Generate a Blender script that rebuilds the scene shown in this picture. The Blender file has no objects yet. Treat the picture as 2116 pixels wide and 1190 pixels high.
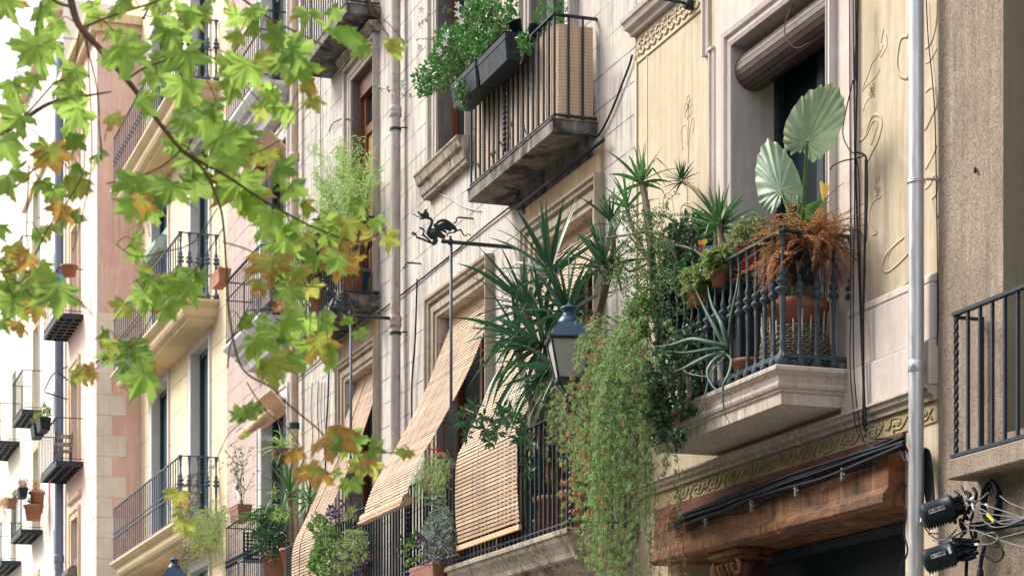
import bpy, math, random
from mathutils import Vector, Matrix
random.seed(7)
R=random.random
def U(a,b): return a+(b-a)*R()
scene=bpy.context.scene
COL=scene.collection
# ---------------------------------------------------------------- camera geometry
F=4490.0; CX=1058.0; HY=1640.0; TH=math.atan2(1558,F)
S_,C_=math.sin(TH),math.cos(TH)
CAMY=-8.53; CZ=1.6
def PX(px,Y):
    t=(px-CX)/F; Yp=Y-CAMY
    return Yp*(t*S_-C_)/(S_+t*C_)
def DEP(X,Y): return -C_*X+S_*(Y-CAMY)
def PZ(X,Y,py): return CZ+(HY-py)/F*DEP(X,Y)
def W(px,py,Y):
    X=PX(px,Y); return Vector((X,Y,PZ(X,Y,py)))
def D3(px,py,d):
    l=(px-CX)/F*d
    return Vector((-C_*d+S_*l, CAMY+S_*d+C_*l, CZ+(HY-py)/F*d))
# ---------------------------------------------------------------- mesh collector
class MB:
    def __init__(s): s.v=[]; s.f=[]; s.a=[]; s.e=[]; s.mi=[]; s.m=0; s.rnd=0.5; s.edge=0.0
    def V(s,p,edge=None,rnd=None):
        s.v.append((p[0],p[1],p[2])); s.a.append(s.rnd if rnd is None else rnd); s.e.append(s.edge if edge is None else edge)
        return len(s.v)-1
    def Fc(s,*i): s.f.append(tuple(i)); s.mi.append(s.m)
    def quad(s,a,b,c,d):
        i=[s.V(p) for p in (a,b,c,d)]; s.Fc(*i)
    def box(s,x0,x1,y0,y1,z0,z1):
        if x0>x1:x0,x1=x1,x0
        if y0>y1:y0,y1=y1,y0
        if z0>z1:z0,z1=z1,z0
        i=[s.V(p) for p in ((x0,y0,z0),(x1,y0,z0),(x1,y1,z0),(x0,y1,z0),(x0,y0,z1),(x1,y0,z1),(x1,y1,z1),(x0,y1,z1))]
        for q in ((0,3,2,1),(4,5,6,7),(0,1,5,4),(1,2,6,5),(2,3,7,6),(3,0,4,7)): s.Fc(*[i[k] for k in q])
        return s
    def obox(s,c,ax,ay,az):  # centre + half-axis vectors
        c=Vector(c);ax=Vector(ax);ay=Vector(ay);az=Vector(az)
        i=[s.V(c+sx*ax+sy*ay+sz*az) for sz in(-1,1) for sx,sy in((-1,-1),(1,-1),(1,1),(-1,1))]
        for q in ((0,3,2,1),(4,5,6,7),(0,1,5,4),(1,2,6,5),(2,3,7,6),(3,0,4,7)): s.Fc(*[i[k] for k in q])
        return s
    def tube(s,pts,r,n=6,cap=True,flat=None):
        pts=[Vector(p) for p in pts]; N=len(pts)
        if N<2: return s
        rs=r if isinstance(r,(list,tuple)) else [r]*N
        up=None; rings=[]
        for k in range(N):
            t=(pts[min(k+1,N-1)]-pts[max(k-1,0)])
            if t.length<1e-9: t=Vector((0,0,1))
            t.normalize()
            if up is None:
                up=Vector((0,0,1)) if abs(t.z)<.9 else Vector((0,1,0))
            a=up-t*up.dot(t)
            if a.length<1e-6: a=Vector((1,0,0))-t*t.x
            a.normalize(); up=a; b=t.cross(a)
            ring=[]
            for j in range(n):
                an=2*math.pi*j/n+math.pi/4
                o=(a*math.cos(an)+b*math.sin(an))*rs[k]
                if flat is not None: o.y*=flat
                ring.append(s.V(pts[k]+o))
            rings.append(ring)
        for k in range(N-1):
            for j in range(n):
                s.Fc(rings[k][j],rings[k][(j+1)%n],rings[k+1][(j+1)%n],rings[k+1][j])
        if cap:
            s.Fc(*rings[0][::-1]); s.Fc(*rings[-1])
        return s
    def lathe(s,c,prof,n=12,sq=False,rot=0.0,axis=None,cap=True):
        c=Vector(c); rings=[]
        for (r,z) in prof:
            ring=[]
            for j in range(n):
                an=2*math.pi*(j+(.5 if sq else 0))/n+rot
                p=Vector((r*math.cos(an),r*math.sin(an),z))
                if axis is not None: p=axis@p
                ring.append(s.V(c+p))
            rings.append(ring)
        for k in range(len(prof)-1):
            for j in range(n):
                s.Fc(rings[k][j],rings[k][(j+1)%n],rings[k+1][(j+1)%n],rings[k+1][j])
        if cap:
            s.Fc(*rings[0][::-1]); s.Fc(*rings[-1])
        return s
    def prismx(s,prof,x0,x1): # prof list of (y,z)
        a=[s.V((x0,y,z)) for y,z in prof]; b=[s.V((x1,y,z)) for y,z in prof]; n=len(prof)
        for k in range(n): s.Fc(a[k],a[(k+1)%n],b[(k+1)%n],b[k])
        s.Fc(*a[::-1]); s.Fc(*b)
        return s
    def prismz(s,prof,z0,z1):
        a=[s.V((x,y,z0)) for x,y in prof]; b=[s.V((x,y,z1)) for x,y in prof]; n=len(prof)
        for k in range(n): s.Fc(a[k],a[(k+1)%n],b[(k+1)%n],b[k])
        s.Fc(*a[::-1]); s.Fc(*b)
        return s
    def framesweep(s,xa,xb,za,zb,yw,prof): # prof (outward, projection): moulding up, over and down an opening
        R_=[]
        for o,p in prof:
            R_.append([s.V((xa-o,yw-p,za)),s.V((xa-o,yw-p,zb+o)),s.V((xb+o,yw-p,zb+o)),s.V((xb+o,yw-p,za))])
        for k in range(len(prof)-1):
            for j in range(3): s.Fc(R_[k][j],R_[k][j+1],R_[k+1][j+1],R_[k+1][j])
        s.Fc(*[r[0] for r in R_]); s.Fc(*[r[3] for r in R_][::-1])
        return s
    def slab(s,xl,xr,yw,yf,prof): # prof (outset, z) bottom to top: moulded three-sided slab against the wall
        rings=[]
        for o,z in prof:
            rings.append([s.V((xl-o,yw,z)),s.V((xl-o,yf-o,z)),s.V((xr+o,yf-o,z)),s.V((xr+o,yw,z))])
        for k in range(len(prof)-1):
            for j in range(3): s.Fc(rings[k][j],rings[k][j+1],rings[k+1][j+1],rings[k+1][j])
        s.Fc(*rings[0][::-1]); s.Fc(*rings[-1])
        return s
    def build(s,name,mats,parent=None,smooth=False):
        me=bpy.data.meshes.new(name)
        off=Vector((0,0,0)); p=parent
        if p is not None:
            q=p
            while q is not None: off=off+q.location; q=q.parent
        me.from_pydata([(a-off.x,b-off.y,c-off.z) for a,b,c in s.v],[],s.f)
        if not isinstance(mats,(list,tuple)): mats=[mats]
        for m in mats: me.materials.append(m)
        if len(mats)>1: me.polygons.foreach_set('material_index',s.mi)
        at=me.attributes.new('rnd','FLOAT','POINT'); at.data.foreach_set('value',s.a)
        at=me.attributes.new('edge','FLOAT','POINT'); at.data.foreach_set('value',s.e)
        if smooth: me.polygons.foreach_set('use_smooth',[True]*len(me.polygons))
        me.update()
        o=bpy.data.objects.new(name,me); COL.objects.link(o); o.parent=parent
        return o
    def bev(s,o,w=.006,seg=1):
        m=o.modifiers.new('bevel','BEVEL'); m.width=w; m.segments=seg; m.limit_method='ANGLE'; m.angle_limit=math.radians(40)
        return o
def bev(o,w=.006,seg=1):
    m=o.modifiers.new('bevel','BEVEL'); m.width=w; m.segments=seg; m.limit_method='ANGLE'; m.angle_limit=math.radians(40); return o
def tag(o,label=None,cat=None,group=None,kind=None):
    if label: o['label']=label
    if cat: o['category']=cat
    if group: o['group']=group
    if kind: o['kind']=kind
    return o
def empty(name,loc,label=None,cat=None,group=None):
    o=bpy.data.objects.new(name,None); COL.objects.link(o); o.location=loc; o.empty_display_size=.1
    return tag(o,label,cat,group)
def spline(pts,n=8):
    P=[Vector(p) for p in pts]; out=[]
    for k in range(len(P)-1):
        p0=P[max(k-1,0)];p1=P[k];p2=P[k+1];p3=P[min(k+2,len(P)-1)]
        for i in range(n):
            t=i/n
            out.append(.5*((2*p1)+(p2-p0)*t+(2*p0-5*p1+4*p2-p3)*t*t+(3*p1-p0-3*p2+p3)*t**3))
    out.append(P[-1]); return out
# ---------------------------------------------------------------- materials
def newmat(name):
    m=bpy.data.materials.new(name); m.use_nodes=True; nt=m.node_tree
    for n in list(nt.nodes): nt.nodes.remove(n)
    out=nt.nodes.new('ShaderNodeOutputMaterial'); b=nt.nodes.new('ShaderNodeBsdfPrincipled')
    nt.links.new(b.outputs[0],out.inputs[0])
    return m,nt,b,out
def rgba(c): return (c[0],c[1],c[2],1)
class G:
    def __init__(s,nt): s.nt=nt; s.tc=nt.nodes.new('ShaderNodeTexCoord')
    def lk(s,a,b): s.nt.links.new(a,b)
    def mapping(s,sc=(1,1,1),loc=(0,0,0),rot=(0,0,0)):
        m=s.nt.nodes.new('ShaderNodeMapping'); m.inputs['Scale'].default_value=sc; m.inputs['Location'].default_value=loc; m.inputs['Rotation'].default_value=rot
        s.lk(s.tc.outputs['Object'],m.inputs[0]); return m.outputs[0]
    def noise(s,vec,scale,det=5,rough=.6,dist=0):
        n=s.nt.nodes.new('ShaderNodeTexNoise'); n.inputs['Scale'].default_value=scale; n.inputs['Detail'].default_value=det; n.inputs['Roughness'].default_value=rough; n.inputs['Distortion'].default_value=dist
        s.lk(vec,n.inputs['Vector']); return n.outputs[0]
    def ramp(s,fac,a,b,ca=0,cb=1):
        r=s.nt.nodes.new('ShaderNodeMapRange'); r.inputs[1].default_value=a; r.inputs[2].default_value=b; r.inputs[3].default_value=ca; r.inputs[4].default_value=cb
        s.lk(fac,r.inputs[0]); return r.outputs[0]
    def mix(s,fac,a,b,mode='MIX'):
        m=s.nt.nodes.new('ShaderNodeMix'); m.data_type='RGBA'; m.blend_type=mode
        for sock,val in ((m.inputs[0],fac),(m.inputs[6],a),(m.inputs[7],b)):
            if hasattr(val,'links'): s.lk(val,sock)
            else: sock.default_value=val if not isinstance(val,tuple) else (rgba(val) if len(val)==3 else val)
        return m.outputs[2]
    def math(s,op,a,b=0.0):
        m=s.nt.nodes.new('ShaderNodeMath'); m.operation=op
        for sock,val in ((m.inputs[0],a),(m.inputs[1],b)):
            if hasattr(val,'links'): s.lk(val,sock)
            else: sock.default_value=val
        return m.outputs[0]
    def attr(s,n):
        a=s.nt.nodes.new('ShaderNodeAttribute'); a.attribute_name=n; return a.outputs['Fac']
    def bump(s,h,st,dist,prev=None):
        b=s.nt.nodes.new('ShaderNodeBump'); b.inputs['Strength'].default_value=st; b.inputs['Distance'].default_value=dist
        s.lk(h,b.inputs['Height'])
        if prev is not None: s.lk(prev,b.inputs['Normal'])
        return b.outputs[0]
def wallmat(name,c1,c2,sc=1.2,rough=.9,streak=.35,scol=None,stain=None,joints=None,bst=.35,bsc=45,bd=.004,pits=0,peel=None,sf=7,sz=.45):
    m,nt,b,out=newmat(name); g=G(nt)
    o=g.mapping()
    col=g.mix(g.ramp(g.noise(o,sc,7,.65),.35,.65),c1,c2)
    fine=g.noise(g.mapping((1,1,1)),sc*9,6,.7)
    col=g.mix(g.ramp(fine,.3,.7,0,.35),col,tuple(x*.72 for x in c1))
    if streak:
        sn=g.noise(g.mapping((sf,sf,sz)),1.6,6,.7,.3)
        s2=g.noise(g.mapping((1,1,1),(3,5,1)),.8,3)
        f=g.math('MULTIPLY',g.ramp(sn,.44,.64),g.ramp(s2,.30,.55))
        col=g.mix(g.math('MULTIPLY',f,streak),col,scol or tuple(x*.45 for x in c1))
        s3=g.noise(g.mapping((9,9,.5),(9,1,4)),1.3,5,.7)
        col=g.mix(g.ramp(s3,.56,.75,0,streak*.9),col,tuple(min(.85,x*1.35) for x in c2))
    if stain:
        st=g.noise(g.mapping((1,1,1.2),(11,2,7)),stain[1],8,.7,.6)
        col=g.mix(g.ramp(st,stain[2],stain[2]+.12,0,stain[3]),col,stain[0])
    if peel:
        st=g.noise(g.mapping((1,1,1),(1,22,17)),peel[1],9,.75,.4)
        col=g.mix(g.ramp(st,peel[2],peel[2]+.03,0,1),col,peel[0])
    nrm=g.bump(g.noise(o,bsc,6,.75),bst,bd)
    nrm=g.bump(g.noise(o,bsc*.08,4,.6),.5,.02,nrm)
    if pits:
        vz=nt.nodes.new('ShaderNodeTexNoise'); vz.inputs['Scale'].default_value=120; vz.inputs['Detail'].default_value=5; g.lk(g.mapping((1,1,.75)),vz.inputs['Vector'])
        pf=g.ramp(vz.outputs[0],.53,.62)
        col=g.mix(g.math('MULTIPLY',pf,pits),col,tuple(x*.42 for x in c1))
        nrm=g.bump(g.math('MULTIPLY',pf,-1.0),.8,.012,nrm)
    if joints:
        sep=nt.nodes.new('ShaderNodeSeparateXYZ'); g.lk(o,sep.inputs[0])
        z=g.math('ADD',sep.outputs[2],g.math('MULTIPLY',g.noise(o,.9,2),.03))
        fr=g.math('FRACT',g.math('DIVIDE',g.math('ADD',z,joints[1]),joints[0]))
        ln=g.math('LESS_THAN',fr,joints[2]/joints[0])
        wob=g.ramp(g.noise(g.mapping((2,2,9),(4,4,4)),1.1,5),.42,.52,.25,1)
        ln=g.math('MULTIPLY',ln,wob)
        col=g.mix(g.math('MULTIPLY',ln,.92),col,tuple(x*.3 for x in c1))
        nrm=g.bump(g.math('MULTIPLY',ln,-1.0),.9,.01,nrm)
    g.lk(col,b.inputs['Base Color']); g.lk(nrm,b.inputs['Normal']); b.inputs['Roughness'].default_value=rough
    b.inputs['Specular IOR Level'].default_value=.25
    return m
def plain(name,c,c2=None,rough=.6,sc=8,metal=0,bst=.15,bsc=60,spec=.4,stretch=(1,1,1)):
    m,nt,b,out=newmat(name); g=G(nt); o=g.mapping(stretch)
    col=g.mix(g.ramp(g.noise(o,sc,6,.65),.35,.65),c,c2 or tuple(x*.7 for x in c))
    g.lk(col,b.inputs['Base Color']); g.lk(g.bump(g.noise(o,bsc,5,.7),bst,.004),b.inputs['Normal'])
    g.lk(g.ramp(g.noise(o,sc*2.3,4),.3,.7,max(0,rough-.12),min(1,rough+.12)),b.inputs['Roughness'])
    b.inputs['Metallic'].default_value=metal; b.inputs['Specular IOR Level'].default_value=spec
    return m
def leafmat(name,ca,cb,brown=None,bth=.8,trans=.35,rough=.45,tcol=None,vein=False,spots=False):
    m,nt,b,out=newmat(name); g=G(nt)
    a=g.attr('rnd'); e=g.attr('edge')
    col=g.mix(a,ca,cb)
    n=g.noise(g.mapping(),22,4)
    col=g.mix(g.ramp(n,.35,.65,0,.45),col,tuple(x*.6 for x in ca))
    bf=None
    if brown:
        nb=g.noise(g.mapping((1,1,1),(5,5,5)),14,4,.6)
        # brown where edge*random high
        k=g.math('ADD',g.math('MULTIPLY',e,.6),g.math('ADD',g.math('MULTIPLY',g.math('FRACT',g.math('MULTIPLY',a,37.7)),.75),g.math('MULTIPLY',nb,.7)))
        bf=g.ramp(k,bth,bth+.12)
        nb2=g.noise(g.mapping(),40,4)
        bc=g.mix(g.ramp(nb2,.35,.65),brown,tuple(x*.5 for x in brown))
        col=g.mix(bf,col,bc)
    g.lk(col,b.inputs['Base Color']); b.inputs['Roughness'].default_value=rough; b.inputs['Specular IOR Level'].default_value=.4
    if trans:
        t=nt.nodes.new('ShaderNodeBsdfTranslucent'); mx=nt.nodes.new('ShaderNodeMixShader'); mx.inputs[0].default_value=trans
        tc=g.mix(.5,col,tcol or tuple(min(1,x*2.2) for x in cb))
        if bf is not None:
            tc=g.mix(g.math('MULTIPLY',bf,.85),tc,tuple(x*1.3 for x in brown))
        g.lk(tc,t.inputs[0]); g.lk(b.outputs[0],mx.inputs[1]); g.lk(t.outputs[0],mx.inputs[2]); g.lk(mx.outputs[0],out.inputs[0])
    return m
J=(.345,.02,.015)
m_grey=wallmat('grey plaster',(.49,.455,.415),(.59,.56,.52),streak=.9,scol=(.19,.165,.155),stain=((.48,.38,.26),.55,.56,.6),joints=J,sf=5)
m_grey2=wallmat('rose grey plaster',(.47,.38,.345),(.55,.46,.42),streak=.45,scol=(.2,.15,.13),joints=J)
m_ochre=wallmat('ochre plaster',(.40,.29,.155),(.52,.42,.27),sc=2,streak=.7,scol=(.12,.09,.06),stain=((.13,.11,.09),1.6,.58,.6))
m_cream=wallmat('cream plaster',(.49,.415,.29),(.57,.505,.39),sc=.9,streak=.5,scol=(.31,.23,.14),stain=((.68,.62,.52),1.1,.56,.5),bst=.25)
m_creamd=wallmat('frieze ochre',(.36,.30,.175),(.42,.355,.22),sc=2,streak=.3,bst=.3)
m_relief=wallmat('relief plaster',(.50,.40,.27),(.56,.47,.34),sc=3,streak=0)
m_surr=wallmat('ochre stained surround',(.31,.265,.20),(.46,.40,.325),sc=2,streak=.7,scol=(.13,.10,.07),stain=((.2,.16,.12),2,.58,.6))
m_surr2=wallmat('grey brown surround',(.42,.37,.32),(.55,.50,.45),sc=2,streak=.6,scol=(.13,.11,.10),stain=((.2,.18,.16),2.2,.6,.6))
m_frame=wallmat('rose stone trim',(.52,.455,.42),(.60,.54,.50),sc=2,streak=.3,stain=((.22,.2,.18),2.5,.63,.55))
m_slab=wallmat('balcony stone',(.45,.39,.33),(.56,.50,.44),sc=2.5,streak=.6,scol=(.10,.08,.065),stain=((.14,.12,.10),3,.60,.6),sf=18,sz=.9)
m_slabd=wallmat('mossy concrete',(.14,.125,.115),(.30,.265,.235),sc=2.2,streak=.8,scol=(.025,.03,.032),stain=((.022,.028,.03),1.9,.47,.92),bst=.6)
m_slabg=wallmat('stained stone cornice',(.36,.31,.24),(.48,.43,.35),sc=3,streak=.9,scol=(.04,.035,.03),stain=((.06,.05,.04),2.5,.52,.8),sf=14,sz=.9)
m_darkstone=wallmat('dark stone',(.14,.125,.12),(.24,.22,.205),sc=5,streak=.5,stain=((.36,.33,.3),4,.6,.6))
m_stucco=wallmat('brown stucco',(.34,.275,.215),(.44,.365,.29),sc=1.6,streak=.6,scol=(.17,.13,.1),bst=1,bsc=38,bd=.014,pits=.40)
m_stuccod=wallmat('shade toned stucco',(.27,.25,.17),(.31,.285,.2),sc=2,streak=.2,bst=.5)  # darker copy of the stucco, with the reveal's shade put into its colour
m_yellow=wallmat('yellow plaster',(.78,.65,.42),(.83,.73,.52),sc=1,streak=.3,scol=(.5,.4,.25),joints=(.62,.1,.014),bst=.2)
m_yslab=wallmat('yellow stone',(.62,.49,.30),(.72,.60,.40),sc=2,streak=.25)
m_pink=wallmat('pink plaster',(.76,.49,.43),(.83,.60,.54),sc=1.4,streak=.5,scol=(.5,.25,.2),bst=.25)
m_pinkl=wallmat('pale pink plaster',(.84,.60,.53),(.88,.70,.63),sc=.8,streak=.1,bst=.2)
m_quoin=wallmat('pale quoin stone',(.74,.66,.58),(.86,.80,.73),sc=2.2,streak=.2,bst=.6,bsc=18,bd=.01)
m_white=wallmat('white plaster',(.82,.77,.70),(.87,.84,.79),sc=.8,streak=.3,bst=.2)
m_white2=wallmat('cream white plaster',(.84,.80,.66),(.87,.85,.75),sc=.8,streak=.3,bst=.2)
m_wframe=wallmat('pale painted frame',(.66,.64,.64),(.74,.72,.72),sc=2,streak=.15,bst=.1)
m_marble=wallmat('white veined marble',(.62,.62,.63),(.72,.72,.73),sc=2,streak=.6,scol=(.2,.2,.22),bst=.1,rough=.6)
def woodbeam():
    m,nt,b,out=newmat('weathered oak beam'); g=G(nt)
    o=g.mapping((1,4,5)); n1=g.noise(o,1.3,8,.7,.8)
    col=g.mix(g.ramp(n1,.34,.70),(.045,.020,.010),(.34,.135,.040))
    pale=g.noise(g.mapping((2.6,2,.5),(2,0,0)),.9,7,.7,.5)
    col=g.mix(g.ramp(pale,.56,.66,0,.6),col,(.48,.31,.19))
    dk=g.noise(g.mapping((7,5,.7),(7,3,0)),1.5,6,.75)
    col=g.mix(g.ramp(dk,.50,.62,0,.88),col,(.030,.016,.011))
    fl=g.noise(g.mapping((1,1,1),(7,3,9)),26,3,.7)
    col=g.mix(g.ramp(fl,.66,.72,0,.7),col,(.5,.38,.26))
    g.lk(col,b.inputs['Base Color']); b.inputs['Roughness'].default_value=.75
    nn=g.bump(n1,.9,.03); nn=g.bump(g.noise(g.mapping((2,8,14)),5,6,.8),.8,.012,nn); g.lk(nn,b.inputs['Normal'])
    return m
m_beam=woodbeam()
m_beamred=plain('dark red timber',(.10,.035,.028),(.2,.075,.05),.8,sc=4,stretch=(.6,3,3))
m_iron=plain('blue black iron',(.013,.024,.034),(.024,.038,.05),.55,sc=12,spec=.3)
m_ironl=plain('grey blue cast iron',(.028,.045,.060),(.048,.070,.085),.55,sc=14,spec=.35)
m_ironb=plain('blue grey iron',(.05,.085,.145),(.08,.12,.19),.5,sc=12,spec=.5)
m_dragon=plain('green black wrought iron',(.012,.030,.034),(.02,.042,.045),.45,sc=12)
m_black=plain('black plastic',(.006,.014,.021),(.011,.022,.030),.55,sc=6,bst=.05,spec=.2)
m_cable=plain('black cable',(.005,.009,.014),(.010,.015,.022),.6,sc=6,bst=.05,spec=.2)
m_cablel=plain('grey cable',(.10,.11,.12),(.16,.17,.18),.5,sc=6,bst=.05)
m_terra=plain('terracotta',(.34,.13,.07),(.42,.19,.11),.8,sc=7,bst=.2)
m_brownp=plain('brown plastic planter',(.23,.095,.065),(.28,.13,.09),.55,sc=5,bst=.05)
m_redp=plain('red glazed pot',(.62,.07,.04),(.5,.05,.03),.4,sc=5)
m_bluep=plain('blue plastic',(.03,.10,.19),(.04,.13,.24),.4,sc=4,bst=.03)
m_blue2=plain('turquoise plastic',(.05,.35,.5),(.05,.4,.58),.4,sc=4)
m_wicker=plain('dark wicker',(.10,.085,.06),(.20,.175,.13),.85,sc=40,bst=.5)
m_galv=plain('galvanised steel',(.46,.48,.50),(.62,.64,.66),.38,sc=3,metal=.75,bst=.04,stretch=(4,4,.6))
m_pipe=wallmat('rusty painted pipe',(.42,.37,.34),(.50,.45,.42),sc=3,rough=.6,streak=.6,scol=(.2,.12,.08),stain=((.26,.17,.12),9,.54,.75),bst=.2)
m_pipe2=wallmat('beige painted pipe',(.52,.40,.31),(.60,.48,.38),sc=3,rough=.6,streak=.6,scol=(.25,.15,.1),stain=((.3,.18,.1),7,.58,.6),bst=.2)
m_pipeb=plain('blue grey pipe',(.11,.16,.24),(.14,.19,.28),.5,sc=3)
m_wood=plain('brown varnished wood',(.13,.042,.020),(.20,.075,.032),.4,sc=3,stretch=(8,8,1),bst=.3,bsc=10)
m_woodl=plain('gold brown door panel',(.28,.15,.05),(.38,.21,.075),.45,sc=3,stretch=(8,8,1),bst=.2)
def slatmat():
    m,nt,b,out=newmat('cane blind slats'); g=G(nt)
    col=g.mix(g.attr('rnd'),(.36,.225,.13),(.60,.44,.29)); col=g.mix(g.ramp(g.noise(g.mapping((3,1,14)),6,5),.4,.65,0,.5),col,(.27,.17,.10))
    col=g.mix(g.ramp(g.noise(g.mapping((.8,.8,.8),(3,3,3)),1.5,4),.45,.65,0,.5),col,(.62,.46,.31))
    g.lk(col,b.inputs['Base Color']); b.inputs['Roughness'].default_value=.5; return m
m_slat=slatmat()
m_slath=plain('pale blind head board',(.58,.36,.2),(.66,.44,.27),.5,sc=3)
m_darkslat=plain('dark brown roller slats',(.050,.030,.026),(.085,.05,.042),.32,sc=6,stretch=(1,6,6),spec=.6,bst=.05)
m_cord=plain('pale cord',(.62,.57,.5),None,.8)
m_cordr=plain('red cord',(.25,.05,.04),None,.8)
def reed():
    m,nt,b,out=newmat('woven reed matting'); g=G(nt)
    n=g.noise(g.mapping((60,60,1.2)),2,4,.7)
    col=g.mix(g.ramp(n,.35,.65),(.62,.44,.29),(.76,.61,.46))
    sep=nt.nodes.new('ShaderNodeSeparateXYZ'); g.lk(g.mapping(),sep.inputs[0])
    fr=g.math('FRACT',g.math('MULTIPLY',sep.outputs[2],28)); ln=g.math('LESS_THAN',fr,.2)
    col=g.mix(g.math('MULTIPLY',ln,.45),col,(.20,.12,.07))
    g.lk(col,b.inputs['Base Color']); g.lk(g.bump(n,.8,.006),b.inputs['Normal']); b.inputs['Roughness'].default_value=.7
    t=nt.nodes.new('ShaderNodeBsdfTranslucent'); mx=nt.nodes.new('ShaderNodeMixShader'); mx.inputs[0].default_value=.2
    g.lk(col,t.inputs[0]); g.lk(b.outputs[0],mx.inputs[1]); g.lk(t.outputs[0],mx.inputs[2]); g.lk(mx.outputs[0],out.inputs[0])
    return m
m_reed=reed()
def glassmat(name,c,rough=.06,spec=.7):
    m,nt,b,out=newmat(name); g=G(nt)
    n=g.noise(g.mapping(),1.2,3)
    g.lk(g.mix(n,c,tuple(x*.6 for x in c)),b.inputs['Base Color']); b.inputs['Roughness'].default_value=rough; b.inputs['Specular IOR Level'].default_value=spec
    g.lk(g.bump(g.noise(g.mapping(),2.5,2),.15,.02),b.inputs['Normal'])
    return m
m_glass=glassmat('dark window glass',(.012,.022,.026))
m_glasst=glassmat('teal shop glass',(.004,.016,.019),.5,.12)
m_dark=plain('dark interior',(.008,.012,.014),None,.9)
m_shut=plain('dark teal shutter',(.008,.035,.045),(.012,.045,.055),.5,sc=4,stretch=(1,1,6))
m_lantglass=plain('frosted lantern glass',(.36,.36,.33),(.30,.30,.28),.35,sc=3,bst=.02)
m_lant=plain('blue painted lantern metal',(.016,.055,.105),(.022,.07,.125),.38,sc=8,bst=.06)
m_lantd=plain('dark lantern frame',(.012,.022,.034),None,.45)
m_bark=plain('grey brown bark',(.13,.085,.06),(.22,.16,.12),.9,sc=20,bst=.6,bsc=30)
m_twig=plain('brown twig',(.16,.085,.05),(.1,.06,.04),.85,sc=20,bst=.3)
m_gnarl=plain('dark gnarled stem',(.075,.055,.045),(.15,.11,.085),.9,sc=20,bst=.6)
m_soil=plain('soil',(.03,.02,.014),None,1)
m_towel=plain('faded blue white cloth',(.6,.63,.66),(.45,.5,.56),.9,sc=5)
m_pinkc=plain('bright pink cloth',(.8,.12,.28),(.7,.1,.24),.8,sc=4)
m_label=plain('white label',(.72,.72,.70),(.64,.64,.62),.6,sc=3,bst=.02)
m_ink=plain('dark ink',(.02,.02,.03),None,.6)
m_asphalt=plain('asphalt',(.05,.05,.052),(.06,.06,.062),.95,sc=3)
m_paving=plain('paving stone',(.22,.21,.19),(.27,.255,.235),.9,sc=2)
m_roof=plain('roof tile',(.30,.15,.09),(.38,.2,.13),.9,sc=4)
m_flower=plain('white petals',(.8,.8,.76),(.85,.84,.78),.5,sc=4)
m_yel=plain('yellow plastic',(.85,.62,.02),None,.4); m_ora=plain('orange plastic',(.85,.28,.03),None,.4)
m_mag=plain('magenta plastic',(.55,.02,.15),None,.4); m_blu=plain('bright blue plastic',(.03,.16,.5),None,.4)
m_grn=plain('green glazed bowl',(.10,.28,.06),(.07,.22,.05),.35)
# foliage
m_plane=leafmat('plane leaf',(.025,.13,.016),(.31,.54,.08),brown=(.50,.26,.06),bth=1.52,trans=.62,tcol=(.72,1.0,.24))
m_planeb=leafmat('browning plane leaf',(.18,.30,.035),(.42,.48,.08),brown=(.50,.28,.07),bth=1.06,trans=.55,tcol=(.95,.95,.25))
m_yucca=leafmat('yucca leaf',(.012,.055,.028),(.055,.165,.075),trans=.12,rough=.35)
m_yuccal=leafmat('bright yucca leaf',(.03,.12,.03),(.09,.24,.06),trans=.2,rough=.35)
m_agave=leafmat('grey green agave',(.06,.13,.085),(.15,.26,.18),trans=.08,rough=.5)
m_jade=leafmat('jade plant leaf',(.012,.045,.02),(.07,.16,.08),trans=.08,rough=.3)
m_asp=leafmat('asparagus fern',(.10,.22,.06),(.30,.46,.17),trans=.4)
m_aspb=leafmat('dry asparagus fern',(.42,.22,.09),(.55,.33,.15),trans=.3)
m_shrub=leafmat('small shrub leaf',(.03,.10,.025),(.12,.25,.07),trans=.25)
m_dry=leafmat('dry fern frond',(.25,.105,.04),(.46,.24,.10),trans=.3)
m_mand=leafmat('glossy climbing leaf',(.018,.10,.02),(.08,.28,.04),trans=.2,rough=.3)
m_var=leafmat('variegated leaf',(.08,.16,.04),(.30,.38,.14),trans=.25)
m_ivy=leafmat('ivy leaf',(.03,.11,.022),(.20,.34,.08),trans=.25)
m_purple=leafmat('purple leaf',(.035,.015,.05),(.12,.07,.17),trans=.15)
m_silver=leafmat('silver green leaf',(.12,.19,.13),(.32,.42,.33),trans=.15)
m_darkleaf=leafmat('dark green leaf',(.012,.055,.02),(.05,.14,.05),trans=.15,rough=.35)
m_bamboo=leafmat('feathery bamboo leaf',(.12,.24,.05),(.32,.46,.15),trans=.4)
m_cyp=leafmat('cypress needle',(.05,.17,.025),(.13,.33,.05),trans=.2)
m_redl=leafmat('red leaf',(.35,.03,.02),(.5,.08,.04),trans=.3)
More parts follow.
